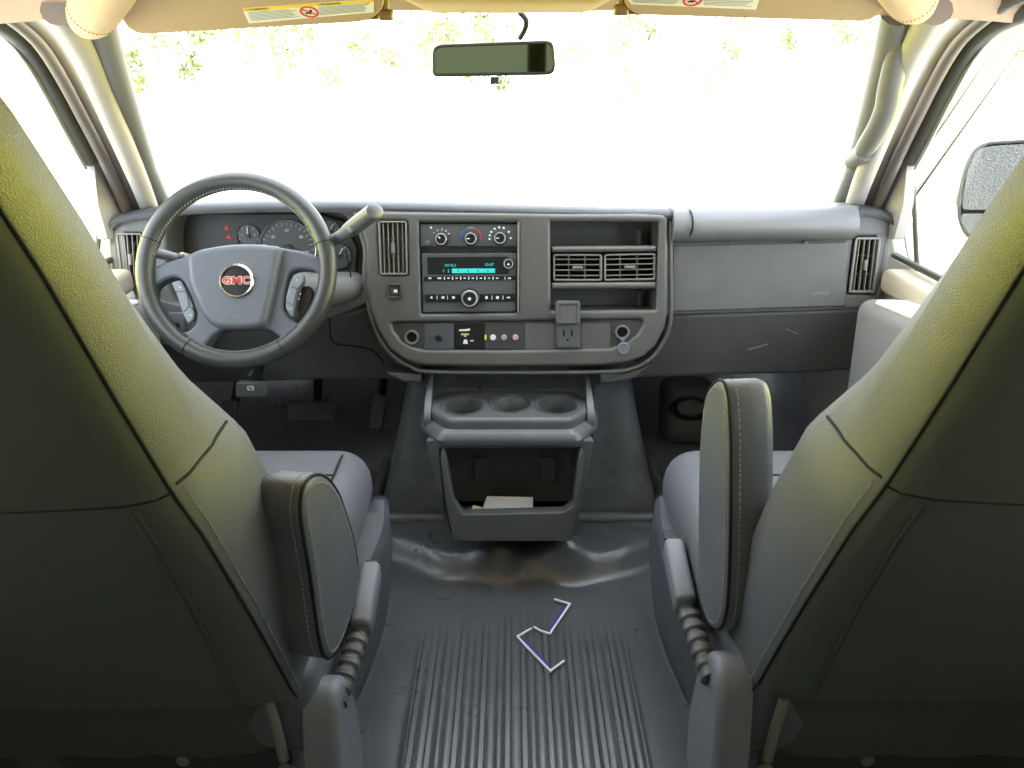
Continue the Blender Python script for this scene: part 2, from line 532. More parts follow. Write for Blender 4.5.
# pillars
XM = -.0226
def pillar(s, idx):
    mir = (lambda p: p) if s < 0 else (lambda p: V3((2 * XM - p.x, p.y, p.z)))
    root = bpy.data.objects.new('trim_%d' % idx, None); COL.objects.link(root); root['kind'] = 'structure'
    root.location = (s * .8, 1.6, .75)
    def run(name, pts, r, m, n=12, dx=0, flat=1.0, sub=5):
        bm = BM(); pts = catmull([mir(p) for p in pts], sub)
        if isinstance(r, list): r = [r[0] + (r[1] - r[0]) * i / (len(pts) - 1) for i in range(len(pts))]
        tube(bm, pts, r, n, flat=flat); return obj(name, bm, m, root)
    run('glass_moulding', [atY(146, 168, 1.62), atY(137, 142, 1.56), atY(124, 104, 1.48), atY(112, 68, 1.41), atY(103, 40, 1.36), atY(94, 10, 1.31)], [.020, .029], M_pillar2)
    run('moulding_foot', [atY(166, 216, 1.72), atY(159, 198, 1.69), atY(146, 168, 1.63)], .0205, M_pad)
    run('pillar_trim', [atY(152, 216, 1.67), atY(141, 186, 1.60), atY(119, 134, 1.50), atY(98, 84, 1.41), atY(82, 48, 1.34), atY(58, 10, 1.26)], [.018, .025], M_pillar)
    path = [atX(139, 220, -.80), atX(127, 192, -.80), atX(110, 154, -.797), atX(89, 112, -.793), atX(66, 68, -.787), atX(44, 35, -.78), atX(12, 8, -.775), atX(-30, -14, -.77), V3((-.775, .92, 1.222)), V3((-.785, .42, 1.235))]
    run('door_seal', path, .0155, M_seal)
    run('seal_bead', [p + V3((-.004, -.020, -.008)) for p in path], .011, M_seal)
    run('seal_lip', [p + V3((-.010, -.010, .004)) for p in path], .0125, M_seal2)
    path = [atX(94, 162, -.83), atX(88, 152, -.83), atX(74, 126, -.83), atX(54, 88, -.828), atX(32, 51, -.825), atX(6, 25, -.82), atX(-40, 4, -.815), V3((-.818, .92, 1.200)), V3((-.82, .42, 1.212))]
    pts = catmull([mir(p) for p in path], 5)
    bm = BM(); tube(bm, pts, [.007, .014, .019] + [.022] * (len(pts) - 3), 12); obj('window_channel', bm, M_seal2, root)
    run('channel_lip', [p + V3((-.006, -.024, -.010)) for p in path], .0032, M_silver, 8)
    # sail panel filling the corner of the door glass
    P = Plane((-.835, 1.5, .8), (1, -.15, 0))
    L = [mir(P.pt(q)) for q in P.loop([(94, 164), (100, 156), (120, 196), (134, 232), (108, 240), (98, 205)], .006)]
    bm = BM(); loft(bm, [[p + V3((s * .02, 0, 0)) for p in L], L], True, True, True)
    obj('sail_panel', bm, M_pillar, root)
    return root
pillar(-1, 2); pillar(1, 3)

# rounded corner pads of the headliner (padded, stitched edge)
def corner_pad(s, px, py, px2, py2, idx):
    root = bpy.data.objects.new('trim_%d' % idx, None); COL.objects.link(root); root['kind'] = 'structure'
    a = atY(px2, py2, 1.05); b = atY(px, py, 1.27)
    root.location = b
    m = (a + b) / 2
    bm = BM()
    d = (b - a)
    pts = [a + d * t for t in (0, .2, .4, .6, .75, .88, .95, 1.0, 1.02)]
    tube(bm, pts, [.036, .036, .036, .036, .035, .031, .025, .014, .003], 18)
    obj('corner_pad', bm, M_beige, root)
    bm = BM()
    k = a + d * .80
    T = d.normalized(); U = T.cross(V3((0, 0, 1))).normalized(); W = U.cross(T)
    for i in range(40):
        an = 2 * math.pi * i / 40
        p = k + (U * math.cos(an) + W * math.sin(an)) * .0342
        q = k + (U * math.cos(an + .09) + W * math.sin(an + .09)) * .0342
        tube(bm, [p, q], .0009, 5)
    obj('stitching', bm, M_visor, root)
corner_pad(-1, 84, 26, 140, -70, 4); corner_pad(1, 920, 10, 872, -70, 5)

# doors: trim panel with ledge
def door(s, idx):
    root = bpy.data.objects.new('door_%d' % idx, None); COL.objects.link(root); root['kind'] = 'structure'
    root.location = (s * .83, 1.1, .1); D_ = 0 if s < 0 else -.02
    bm = BM(); rbox(bm, (s * .838 + D_, 1.03, .35), (.04, 1.24, .58), .012); obj('door_panel', bm, M_doorp, root)
    bm = BM(); rbox(bm, (s * .82 + D_, 1.0, .645), (.07, 1.12, .05), .014, 4); obj('window_ledge', bm, M_doorp, root)
    bm = BM(); tube(bm, [(s * .848 + D_, 1.52, .64), (s * .848 + D_, 1.67, .915)], .005, 8); obj('divider_bar', bm, M_seal2, root)
    bm = BM(); rbox(bm, (s * .835 + D_, 1.03, .683), (.012, 1.18, .012), .004); obj('glass_wiper', bm, M_seal2, root)
    # upright pull / arm rest front
    bm = BM(); rbox(bm, (s * .775 + D_, 1.35, .46), (.125, .26, .36), .028, 5, rot=Matrix.Rotation(rad(-6), 3, 'X')); obj('door_pull', bm, M_doorg, root)
    bm = BM(); rbox(bm, (s * .775 + D_, 1.33, .643), (.10, .22, .012), .006, 3, rot=Matrix.Rotation(rad(-6), 3, 'X')); obj('pull_cap', bm, M_label, root)
    return root
door(-1, 1); door(1, 2)
# outside
bm = BM(); bm.faces.new([bm.verts.new((x, y, -.72)) for x, y in ((-4.2, -9), (4.2, -9), (4.2, 7), (40, 7), (40, 60), (-40, 60), (-40, 7), (-4.2, 7))])
o = struct(obj('ground', bm, M_ground, recalc=False), 'pale sunlit pavement outside the van')
#@@END
#@@DASH
# ------------------------------------------------------------------ dashboard
PD = Plane((0, 1.575, .70), (0, -1, .2))
PC = PD.off(.020)
dash = thing('dashboard', 'full-width grey plastic dashboard with radio, air vents and gauges under the windshield', 'dashboard', (0, 1.7, .30))

def bar(bm, P, a, b, w, d0, d1, r=.0006):
    A = V3((*a, 0)); B = V3((*b, 0)); t = (B - A).normalized(); n = V3((-t.y, t.x, 0)) * (w / 2)
    L = [(A - n)[:2], (B - n)[:2], (B + n)[:2], (A + n)[:2]]
    prism(bm, P, L, d0, d1, r, 1)

def lerp2(a, b, t): return (a[0] + (b[0] - a[0]) * t, a[1] + (b[1] - a[1]) * t)
def vent(P, q, nh, nv, front, parent, name='air_vent', label=None, dep=.05, fw=.004, tabside=.5, lean=0):
    """q: TL,TR,BR,BL pixels on plane P; front = number of bars in front is horizontal ('h') or vertical ('v')"""
    TL, TR, BR, BL = [P.hit(*p) for p in q]
    out = fillet([BL, BR, TR, TL], .006)
    bm = BM()
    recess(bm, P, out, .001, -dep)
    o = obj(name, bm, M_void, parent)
    if label: o['label'] = label
    bm = BM()
    inn = inset(out if area2(out) > 0 else out[::-1], fw)
    prism(bm, P, out, -.012, .003, .0015, 2, holes=[inn])
    obj('vent_frame', bm, M_vent, o)
    bm = BM()
    for k in range(nh):
        t = (k + 1) / (nh + 1)
        d = .0 if front == 'h' else -.012
        bar(bm, P, lerp2(TL, BL, t), lerp2(TR, BR, t), .0022 if front == 'h' else .0028, d - .010, d)
    for k in range(nv):
        t = (k + 1) / (nv + 1)
        d = .0 if front == 'v' else -.012
        bar(bm, P, lerp2(TL, TR, t), lerp2(BL, BR, t), .0022 if front == 'v' else .0028, d - .010, d)
    obj('louver_grille', bm, M_vent, o)
    bm = BM()
    c = lerp2(lerp2(TL, TR, .5), lerp2(BL, BR, .5), tabside)
    w = (.022, .006) if front == 'h' else (.006, .022)
    prism(bm, P, fillet([(c[0] - w[0] / 2, c[1] - w[1] / 2), (c[0] + w[0] / 2, c[1] - w[1] / 2), (c[0] + w[0] / 2, c[1] + w[1] / 2), (c[0] - w[0] / 2, c[1] + w[1] / 2)], .002), -.008, .007, .0015, 2)
    obj('vent_tab', bm, M_vent, o)
    return out

# --- main face panel
top_px = [(108, 222), (122, 214), (150, 209), (200, 205), (260, 203), (330, 203), (400, 204), (470, 206), (540, 208), (610, 210), (668, 211), (720, 210), (780, 208), (850, 206), (876, 208), (889, 213), (893, 222)]
right_px = [(891, 250), (887, 280), (881, 300), (874, 308)]
bot_px = [(820, 311), (668, 315), (640, 350), (620, 362), (420, 366), (395, 362), (378, 345), (372, 318), (365, 305), (330, 318), (250, 320), (160, 318), (128, 312), (112, 288), (108, 250)]
face = PD.loop(top_px + right_px + bot_px)
cl_px = [(166, 228), (170, 215), (180, 210), (250, 206.5), (318, 206.5), (342, 213), (356, 228), (363, 250), (361, 282), (345, 303), (175, 303), (167, 280)]
cluster_hole = PD.loop(cl_px, .012, 3)
shelf_px = [(551, 311), (656, 310), (659, 222), (550.5, 222)]
shelf_hole = PD.loop([(549, 312), (658, 311), (661, 220), (549, 220)])
vl_q = [(116, 233), (142, 233), (143, 286), (122, 286)]
vr_q = [(855, 237), (881, 237), (875, 293), (848, 293)]
vr_hole = fillet([PD.hit(*p) for p in [(847, 294), (877, 294), (884, 236), (854, 236)]], .006)
vl_hole = fillet([PD.hit(*p) for p in [vl_q[3], vl_q[2], vl_q[1], vl_q[0]]], .006)
bm = BM(); prism(bm, PD, face, -.05, 0, .006, 4, holes=[cluster_hole, shelf_hole, vr_hole, vl_hole], back=False)
obj('face_panel', bm, M_dash, dash)

# --- top pad: rolled brow, then the shelf that slopes away to the glass
bm = BM(); rings = []
tp = []
for a, b in zip(top_px, top_px[1:]):
    for k in range(4): tp.append((a[0] + (b[0] - a[0]) * k / 4, a[1] + (b[1] - a[1]) * k / 4))
tp.append(top_px[-1])
for p in tp:
    B = PD.pt(PD.hit(*p))
    xx = B.x / .83
    yend = 2.03 - .10 * xx * xx
    prof = [(-.014, -.016), (-.017, -.009), (-.012, -.002), (-.002, .001), (.012, .0015), (.04, -.0005)]
    ring = [(B.x, B.y + a, B.z + b) for a, b in prof]
    for t in (.25, .5, .75, 1):
        ring.append((B.x * (1 - .06 * t), B.y + .04 + (yend - B.y - .04) * t, B.z - .0005 - .085 * t))
    rings.append(ring)
loft(bm, rings, closed=False)
bmesh.ops.solidify(bm, geom=bm.faces[:], thickness=.004)
obj('top_pad', bm, M_pad, dash, ang=60)
# end caps of the dash body
for s, px in ((-1, 108), (1, 893)):
    bm = BM()
    x = PD.pt(PD.hit(px, 222)).x
    b1 = PD.pt(PD.hit(px, 222)); 
    pts = [(x, b1.y + .0, b1.z), (x * .96, 1.93, b1.z - .09), (x * .96, 1.93, .45), (x, 1.54, .50)]
    a = [V3(p) for p in pts]; b = [p + V3((-s * .03, 0, 0)) for p in a]
    loft(bm, [a, b], True, True, True)
    obj('end_cap', bm, M_dash, dash)

# --- instrument cluster in its recess
bm = BM(); recess(bm, PD, cluster_hole, -.004, -.10, .004)
obj('instrument_hood', bm, M_dash, dash)
PI = PD.off(-.078)
bm = BM(); prism(bm, PI, PI.loop([(172, 300), (352, 300), (358, 250), (346, 222), (318, 213), (190, 213), (176, 222)], .01), -.02, 0, .004)
cluster = obj('instrument_cluster', bm, M_dark, dash)
PI2 = PI.off(.0008)
def gauge(px, py, rpx, a0, a1, n, nums, needle, fs=.0055):
    c = PI.hit(px, py); R = rpx * 1.70 / FPX
    O = PI.pt(c)
    bm = BM(); lathe(bm, O, PI.N, [(R, 0), (R, .004), (R * .97, .0055), (R * .93, .004), (R * .93, .001)], 40, False, False)
    obj('gauge_ring', bm, M_silver, cluster)
    bm = BM(); lathe(bm, O, PI.N, [(R * .93, .0005), (R * .93, .001), (0, .001)], 40, False, False)
    obj('gauge_face', bm, M_radio, cluster)
    bm = BM()
    for i in range(n):
        a = rad(a0 + (a1 - a0) * i / (n - 1)); L = .14 if i % 2 == 0 else .08
        p = (c[0] + math.cos(a) * R * .88, c[1] + math.sin(a) * R * .88); q = (c[0] + math.cos(a) * R * (.88 - L), c[1] + math.sin(a) * R * (.88 - L))
        bar(bm, PI2, p, q, .0009, 0, .001, 0)
    obj('scale_marks', bm, M_white, cluster)
    bm = BM(); a = rad(needle)
    bar(bm, PI2, (c[0] - math.cos(a) * R * .12, c[1] - math.sin(a) * R * .12), (c[0] + math.cos(a) * R * .72, c[1] + math.sin(a) * R * .72), .0022, .003, .0045, 0)
    lathe(bm, PI2.pt(c), PI.N, [(R * .15, 0), (R * .15, .005), (R * .1, .006), (0, .006)], 20)
    obj('needle', bm, M_redp if R > .03 else M_white, cluster)
    bm = BM(); lathe(bm, PI2.pt(c), PI.N, [(R * .17, .004), (R * .16, .0065), (0, .0065)], 20); obj('needle_hub', bm, M_dark, cluster)
    for s_, an, rr in nums:
        a = rad(an); text('dial_figure', s_, PI2, (c[0] + math.cos(a) * R * rr, c[1] + math.sin(a) * R * rr), fs, M_white, cluster, .0006)
gauge(288, 249, 29, 215, -35, 23, [(str(20 * i), 190 - (190 + 10) * (i - 1) / 4 - 0, .62) for i in range(1, 6)], 205, .0065)
gauge(248.5, 236, 11.5, 200, -20, 7, [('L', 170, .55), ('H', 10, .55)], 90, .004)
gauge(330, 231, 10.5, 200, -20, 7, [('E', 170, .55), ('F', 10, .55)], 60, .004)
gauge(339, 256, 12.5, 200, -20, 7, [('C', 170, .55), ('H', 10, .55)], 60, .004)
for (px, py) in ((226.5, 227), (229, 236)):
    bm = BM(); c = PI2.hit(px, py); prism(bm, PI2, [(c[0] - .006, c[1] - .006), (c[0] + .006, c[1] - .006), (c[0], c[1] + .006)], 0, .001, 0)
    obj('warning_lamp', bm, M_redl, cluster)

# --- centre bezel
bz_px = [(352, 213), (362, 211), (420, 212), (500, 213), (560, 214), (640, 214), (663, 215), (668, 219), (668, 262), (668, 310), (665, 328), (656, 346), (644, 357), (628, 363), (600, 366), (500, 367), (426, 366), (405, 361), (389, 349), (377, 330), (370, 310), (366, 285), (366, 245), (361, 228)]
bz = PC.loop(bz_px)
sh = PC.loop(shelf_px, .003)
rad_px = [(421.5, 314), (517, 313), (518, 222.5), (419, 222.5)]
rh = PC.loop(rad_px, .002)
vq = [(378, 221), (407, 221), (408, 275), (380, 275)]
vh = fillet([PC.hit(*p) for p in [vq[3], vq[2], vq[1], vq[0]]], .005)
strip_px = [(392, 324), (394, 331), (402, 341.5), (412, 347), (424, 350), (500, 350.5), (610, 348.5), (624, 344), (637, 334.5), (643, 324), (642, 320.5), (636, 319.5), (520, 321.5), (396, 323)]
sth = PC.loop(strip_px, .002)
bm = BM(); prism(bm, PC, bz, -.03, 0, .007, 4, holes=[sh, rh, vh, sth], back=False)
obj('center_bezel', bm, M_bezel, dash)
# raised ridge round the lower edge of the bezel
bm = BM(); P2 = PC.off(-.006)
tube(bm, catmull([P2.pt(P2.hit(*p), -.003) for p in [(367, 300), (371, 318), (380, 340), (394, 357), (410, 367), (430, 372), (515, 373), (605, 372), (632, 369), (652, 358), (666, 338), (671, 318), (671, 270), (671, 222)]], 5), .0042, 8)
obj('bezel_ridge', bm, M_bezel, dash)
# seat adjuster / lock button under the vent
c = PC.hit(394.5, 291)
bm = BM(); L = fillet([(c[0] - .0155, c[1] - .0155), (c[0] + .0155, c[1] - .0155), (c[0] + .0155, c[1] + .0155), (c[0] - .0155, c[1] + .0155)], .007)
prism(bm, PC, L, -.004, .0035, .003, 3, holes=[inset(L, .004)]); L2 = inset(L, .006); prism(bm, PC, L2, -.004, .0015, .002)
b_ = obj('rear_lock_button', bm, M_dark, dash)
bm = BM(); prism(bm, PC, [(c[0] - .001, c[1] - .003), (c[0] + .006, c[1] - .003), (c[0] + .006, c[1] + .003), (c[0] - .001, c[1] + .003)], .0015, .0022, 0); obj('button_mark', bm, M_white, b_)
vent(PC, vq, 2, 5, 'v', dash, label='tall air vent left of the radio')
vent(PD, vl_q, 4, 4, 'v', dash, label='air vent at the driver end')
vent(PD.off(.002), vr_q, 2, 4, 'v', dash, label='air vent at the passenger end', fw=.0055)

# --- open shelf with two vents
bm = BM(); recess(bm, PC, sh, -.004, -.11, 0)
shelf = obj('open_shelf', bm, M_dash, dash)
for y0, y1 in ((246.5, 252.5), (283, 289.5)):
    bm = BM(); prism(bm, PC, PC.loop([(551.5, y1), (657.5, y1 - .7), (657.5, y0 - .7), (551.5, y0)], .002), -.10, -.006, .006, 4)
    obj('shelf_ledge', bm, M_dash, shelf)
bm = BM()
prism(bm, PC, PC.loop([(644, 246), (646, 246), (646, 230), (644, 230)]), -.1, -.06, .001); obj('shelf_rib', bm, M_dash, shelf); bm = BM()
prism(bm, PC, PC.loop([(644, 309), (646, 309), (646, 294), (644, 294)]), -.1, -.06, .001)
obj('shelf_rib', bm, M_dash, shelf)
PV = PC.off(-.012)
vent(PV, [(553, 254), (602, 254), (602, 281), (553, 281)], 4, 2, 'h', dash, label='left of the two vents in the open shelf', dep=.05)
vent(PV, [(604, 254), (655.5, 253), (655.5, 280), (604, 281)], 4, 2, 'h', dash, label='right of the two vents in the open shelf', dep=.05)

# --- heater panel and radio
PR = PC.off(-.008)
bm = BM(); recess(bm, PC, rh, -.003, -.02, 0); prism(bm, PR, PR.loop([(421, 246.5), (517, 246), (518, 224), (419.5, 224)]), -.01, 0, .001)
hv = obj('heater_panel', bm, M_radio, dash)
def knob(P, px, py, r, h, parent, m=M_black, ring=M_silver, ang=140, name='knob'):
    c = P.hit(px, py); O = P.pt(c)
    bm = BM(); lathe(bm, O, P.N, [(r * 1.22, 0), (r * 1.2, h * .25), (r, h * .35), (r * .97, h * .9), (r * .9, h), (0, h)], 28, False)
    o = obj(name, bm, m, parent)
    bm = BM(); lathe(bm, O, P.N, [(r * .98, h * .8), (r * 1.0, h * .97), (r * .92, h * 1.06), (r * .76, h * 1.02), (r * .76, h * .9)], 28, False, False)
    obj('knob_ring', bm, ring, parent)
    if ang is not None:
        a = rad(ang); bm = BM()
        bar(bm, P, (c[0] + math.cos(a) * r * .15, c[1] + math.sin(a) * r * .15), (c[0] + math.cos(a) * r * .65, c[1] + math.sin(a) * r * .65), r * .16, h, h + .0006, 0)
        obj('knob_pointer', bm, M_white, parent)
    return c
k1 = knob(PR, 441.5, 239, .0122, .014, hv, ang=135)
k2 = knob(PR, 471, 238.5, .0122, .014, hv, ang=180)
k3 = knob(PR, 500, 238, .0122, .014, hv, ang=180)
def arc(bm, P, c, r, a0, a1, w, n=14):
    pts = [(c[0] + math.cos(rad(a0 + (a1 - a0) * i / n)) * r, c[1] + math.sin(rad(a0 + (a1 - a0) * i / n)) * r) for i in range(n + 1)]
    for a, b in zip(pts, pts[1:]): bar(bm, P, a, b, w, 0, .0008, 0)
bm = BM(); arc(bm, PR, k2, .0215, 190, 110, .0024); obj('cold_mark', bm, M_bluep, hv)
bm = BM(); arc(bm, PR, k2, .0215, 110, 75, .0024); obj('blend_mark', bm, M_grayp, hv)
bm = BM(); arc(bm, PR, k2, .0215, 75, -10, .0024); obj('hot_mark', bm, M_redp, hv)
bm = BM()
for i, a in enumerate((140, 115, 85, 60, 35)):
    r = .0205; p = (k1[0] + math.cos(rad(a)) * r, k1[1] + math.sin(rad(a)) * r); q = (k1[0] + math.cos(rad(a)) * (r - .0015 - .0006 * i), k1[1] + math.sin(rad(a)) * (r - .0015 - .0006 * i))
    bar(bm, PR, p, q, .0016, 0, .0008, 0)
for a in (185, 165, 145, 120, 95, 70, 35, 0):
    r = .0218; p = (k3[0] + math.cos(rad(a)) * r, k3[1] + math.sin(rad(a)) * r)
    prism(bm, PR, [(p[0] - .002, p[1] - .002), (p[0] + .0022, p[1] - .002), (p[0] + .0022, p[1] + .0008), (p[0] + .0005, p[1] + .0022), (p[0] - .002, p[1] + .001)], 0, .0008, 0)
c = PR.hit(431, 227.5); prism(bm, PR, [(c[0] - .002, c[1] - .002), (c[0] + .002, c[1] - .002), (c[0] + .002, c[1] + .002), (c[0] - .002, c[1] + .002)], 0, .0008, 0)
obj_each('panel_mark', bm, M_white, hv)
c = PR.hit(428, 243.5); bm = BM(); lathe(bm, PR.pt(c), PR.N, [(.0055, 0), (.0055, .003), (.004, .0045), (0, .0045)], 16); obj('recirculation_button', bm, M_base2, hv)

bm = BM(); prism(bm, PR, PR.loop([(423, 312.5), (516, 311.5), (517, 253), (421.5, 253.5)], .002), -.01, .002, .002)
rd = obj('radio', bm, M_radio, dash); 
PQ = PR.off(.002)
bm = BM(); prism(bm, PQ, PQ.loop([(428, 274.5), (509, 274), (510, 256.5), (427, 257)], .002), -.002, .0012, .001); obj('display', bm, M_disp, rd)
PT_ = PQ.off(.0013)
def t_px(name, s, P, px, py, h, m, par, **k): return text(name, s, P, P.hit(px, py), h, m, par, **k)
t_px('display_text', 'FM 92.3', PT_, 450.5, 265.5, .0052, M_teal, rd)
t_px('display_text', '10:47', PT_, 489, 264.8, .0062, M_teal, rd)
# lower line of the display: lit boxes with dark figures
bm = BM(); prism(bm, PT_, PT_.loop([(452, 273.2), (495, 272.8), (495, 268.4), (452, 268.6)]), 0, .0004, 0); obj('display_bar', bm, M_teal, rd)
t_px('display_text', '1', PT_, 443.5, 271, .006, M_teal, rd); t_px('display_text', '2', PT_, 448.5, 271, .006, M_teal, rd)
for i, s_ in enumerate('3456'):
    t_px('display_text', s_, PT_.off(.0004), 458 + i * 10, 270.9, .005, M_disp, rd, d=.0003)
bm = BM(); prism(bm, PQ, PQ.loop([(424, 281), (515.5, 280), (515.5, 275.8), (424, 276.5)]), -.001, .0015, .0007); prism(bm, PQ, PQ.loop([(425, 302.3), (460, 302), (460, 294), (425, 294.3)]), -.001, .0015, .0007); prism(bm, PQ, PQ.loop([(479, 302), (515, 301.5), (515, 293.5), (479, 294)]), -.001, .0015, .0007)
bm2 = bm; obj('button_row', bm2, M_black, rd)
bm = BM(); PB = PQ.off(.0015)
def dot(px, py, w, h):
    c = PB.hit(px, py); prism(bm, PB, [(c[0] - w / 2, c[1] - h / 2), (c[0] + w / 2, c[1] - h / 2), (c[0] + w / 2, c[1] + h / 2), (c[0] - w / 2, c[1] + h / 2)], 0, .0006, 0)
for i, (px, w, h) in enumerate([(430, .006, .003), (439.5, .008, .003), (444.5, .0018, .006)] + [(448.5 + 4.05 * i, .0045 if i % 2 == 0 else .0022, .0024 if i % 2 == 0 else .0058) for i in range(13)] + [(505, .0012, .006), (509.5, .006, .003)]):
    dot(px, 278.2, w, h)
for px, w, h in [(431.5, .004, .004), (437, .0014, .008), (443, .006, .005), (447.5, .0014, .008), (453.5, .006, .005), (486.5, .005, .006), (492, .0014, .008), (497.5, .006, .006), (503, .0014, .008), (508.5, .007, .003)]:
    dot(px, 297.5, w, h)
obj_each('button_mark', bm, M_white, rd)
knob(PQ, 470, 298, .0175, .018, rd, ang=None, name='volume_knob')
c = PQ.hit(470, 298); bm = BM(); lathe(bm, PQ.pt(c, .018), PQ.N, [(.0035, 0), (.0035, .0008), (0, .0008)], 14); obj('power_mark', bm, M_white, rd)
knob(PQ, 508.5, 263.5, .010, .012, rd, ang=None, name='tuning_knob')
c = PQ.hit(508.5, 263.8); bm = BM(); prism(bm, PQ, [(c[0] - .003, c[1] - .002), (c[0] + .003, c[1] - .002), (c[0], c[1] + .003)], .012, .0127, 0); obj('eject_mark', bm, M_white, rd)
# pale trim at the right edge of the radio opening
bm = BM(); prism(bm, PC, PC.loop([(517.2, 314), (519, 314), (519.3, 222), (517.5, 222)], .0005), -.004, .003, .0015); obj('radio_trim', bm, M_vent, dash)

# --- switch strip under the radio
PS = PC.off(-.007)
bm = BM(); prism(bm, PS, PS.loop(strip_px, .002), -.01, 0, .001); ss = obj('switch_strip', bm, M_dark, dash)
def plate(x0, x1, m, y0=323.0, y1=349.0, d=.0025, name='switch_plate', r=.002):
    bm = BM(); prism(bm, PS, PS.rect(x0, y0, x1, y1, r), -.002, d, .0012, 2); return obj(name, bm, m, ss)
plate(424.5, 454, M_radio); plate(454.6, 484.5, M_black); plate(485, 524, M_dark); plate(524.6, 555, M_bezel, name='blank_plate'); plate(581, 610, M_bezel, name='blank_plate')
def socket(px, py, P=PS):
    c = P.hit(px, py); O = P.pt(c)
    bm = BM(); lathe(bm, O, P.N, [(.0155, 0), (.0155, .005), (.0142, .007), (.0122, .007), (.0105, .004), (.0105, -.004)], 30, False, False); o = obj('power_socket', bm, M_silver, ss)
    bm = BM(); lathe(bm, O, P.N, [(.0105, .003), (.0100, -.002), (.0085, .0022), (0, .0022)], 24, False, False); obj('socket_core', bm, M_void, ss)
socket(412, 337); socket(622, 332)
c = PS.hit(623, 348); bm = BM(); lathe(bm, PS.pt(c, .004), PS.N, [(.0135, 0), (.0135, .004), (.012, .0055), (.0095, .0055), (.009, .004), (0, .004)], 28); 
c2 = PS.hit(622.5, 341); rbox(bm, PS.pt(c2, .005), (.007, .004, .012), .001, 2); obj('socket_cap', bm, M_base, ss)
knob(PS.off(.0025), 438.5, 338, .006, .009, ss, ang=None, ring=M_black, name='dimmer_knob')
PS2 = PS.off(.0026)
bm = BM()
def mk(pts, dd=.0007): prism(bm, PS2, PS2.loop(pts), 0, dd, 0)
mk([(459, 331), (467, 331), (467, 329), (459, 329.4)]); mk([(467, 331), (470, 330.5), (470, 328.5), (467, 328.8)])
mk([(463, 343.8), (468, 343.8), (467, 339.6), (464, 339.6)]); mk([(470, 341.2), (473.5, 341.2), (473.5, 340), (470, 340)])
obj_each('switch_mark', bm, M_white, ss)
bm = BM(); mk([(461, 335.2), (469, 335), (469, 333.4), (461, 333.4)]); mk([(464, 336.8), (466.4, 336.8), (466.4, 335), (464, 335)]); obj('switch_mark_amber', bm, mat('amber_print', (222, 186, 120), .6), ss)
bm = BM(); mk([(484.6, 339.5), (486.6, 339.5), (486.6, 335), (484.6, 335)], .0015); obj('indicator', bm, M_amberl, ss)
for px, m in ((493, M_label), (504, M_grayp), (515.5, mat('pale_red_button', (205, 160, 158), .5))):
    c = PS2.hit(px, 337.3); bm = BM(); lathe(bm, PS2.pt(c), PS2.N, [(.0062, 0), (.0062, .0018), (.005, .003), (0, .003)], 20); obj('round_button', bm, m, ss)
# mains outlet with its flap open upwards
bm = BM(); prism(bm, PS, PS.rect(555.5, 322, 580.5, 348.5, .003), -.002, .006, .002); ol = obj('mains_outlet', bm, M_dash2, ss)
bm = BM(); prism(bm, PS, PS.rect(558, 325.5, 578, 346.5, .003), .005, .0085, .0015); obj('outlet_insert', bm, M_base2, ss)
PO = PS.off(.0085); bm = BM()
for a, b, c_, d_ in ((563, 330, 564.6, 336), (571, 330, 572.6, 336)): prism(bm, PO, PO.rect(a, b, c_, d_, 0), -.001, .0004, 0)
lathe(bm, PO.pt(PO.hit(567.7, 340)), PO.N, [(.0024, 0), (.0024, .0005), (0, .0005)], 12); obj('outlet_slot', bm, M_void, ss)
PF_ = PC.off(.004); bm = BM(); prism(bm, PF_, PF_.rect(555.5, 300.5, 580, 323.5, .007), 0, .010, .003); prism(bm, PF_, PF_.rect(555.8, 300.8, 579.7, 323, .007), .0095, .0125, .0012, holes=[PF_.rect(559, 304, 576.5, 320, .003)]); obj('outlet_flap', bm, M_base2, ss)
bm = BM(); prism(bm, PF_, PF_.rect(559.5, 304.5, 576, 319.5, .003), .0095, .0108, .0006, 2); obj('flap_insert', bm, M_dash, ss)

# --- passenger side: roll, end section, airbag panel lettering, glove panel
bm = BM(); rings = []
n = 24
for i in range(n + 1):
    px = 672 + (852 - 672) * i / n
    top = PD.pt(PD.hit(px, 210.5 - 3 * i / n)); lo = PD.pt(PD.hit(px, 243 - 3 * i / n))
    e = .72 if i == 0 else (.92 if i == 1 else (.97 if i == n else 1))
    ring = []
    for k in range(15):
        t = k / 14
        z = top.z + .006 + (lo.z - top.z - .006) * t
        y = top.y + (lo.y - top.y) * t
        bul = (.046 * math.sin(math.pi * min(1, t * .90 + .12)) ** .6) * e if k < 14 else .002
        ring.append((top.x, y - bul, z - (.004 * math.sin(math.pi * t))))
    ring.append((top.x, lo.y + .03, lo.z)); ring.append((top.x, top.y + .04, top.z + .003))
    rings.append(ring)
loft(bm, rings, True, True, True)
obj('passenger_roll', bm, M_roll, dash, ang=50)
bm = BM(); 
p = [PD.pt(PD.hit(686.5, y), .0) for y in (212, 216, 222, 230, 236)]
tube(bm, catmull([PD.pt(PD.hit(687 - (0 if y < 228 else (y - 228) * .2), y), d) for y, d in ((210, .022), (214, .040), (220, .050), (228, .050), (236, .036), (241, .016))], 4), .0022, 8)
obj('roll_seam', bm, M_seam, dash)
PG = Plane(PD.pt(PD.hit(760, 312)), (0, -1, -.12))
gl_px = [(668, 316), (700, 314.5), (800, 311), (876, 308), (874, 330), (866, 362), (856, 371), (800, 375), (700, 377), (626, 380), (604, 383), (622, 372), (645, 362), (662, 340)]
bm = BM(); prism(bm, PG, PG.loop(gl_px), -.10, -.003, .010, 5); obj('glove_panel', bm, M_dash2, dash)
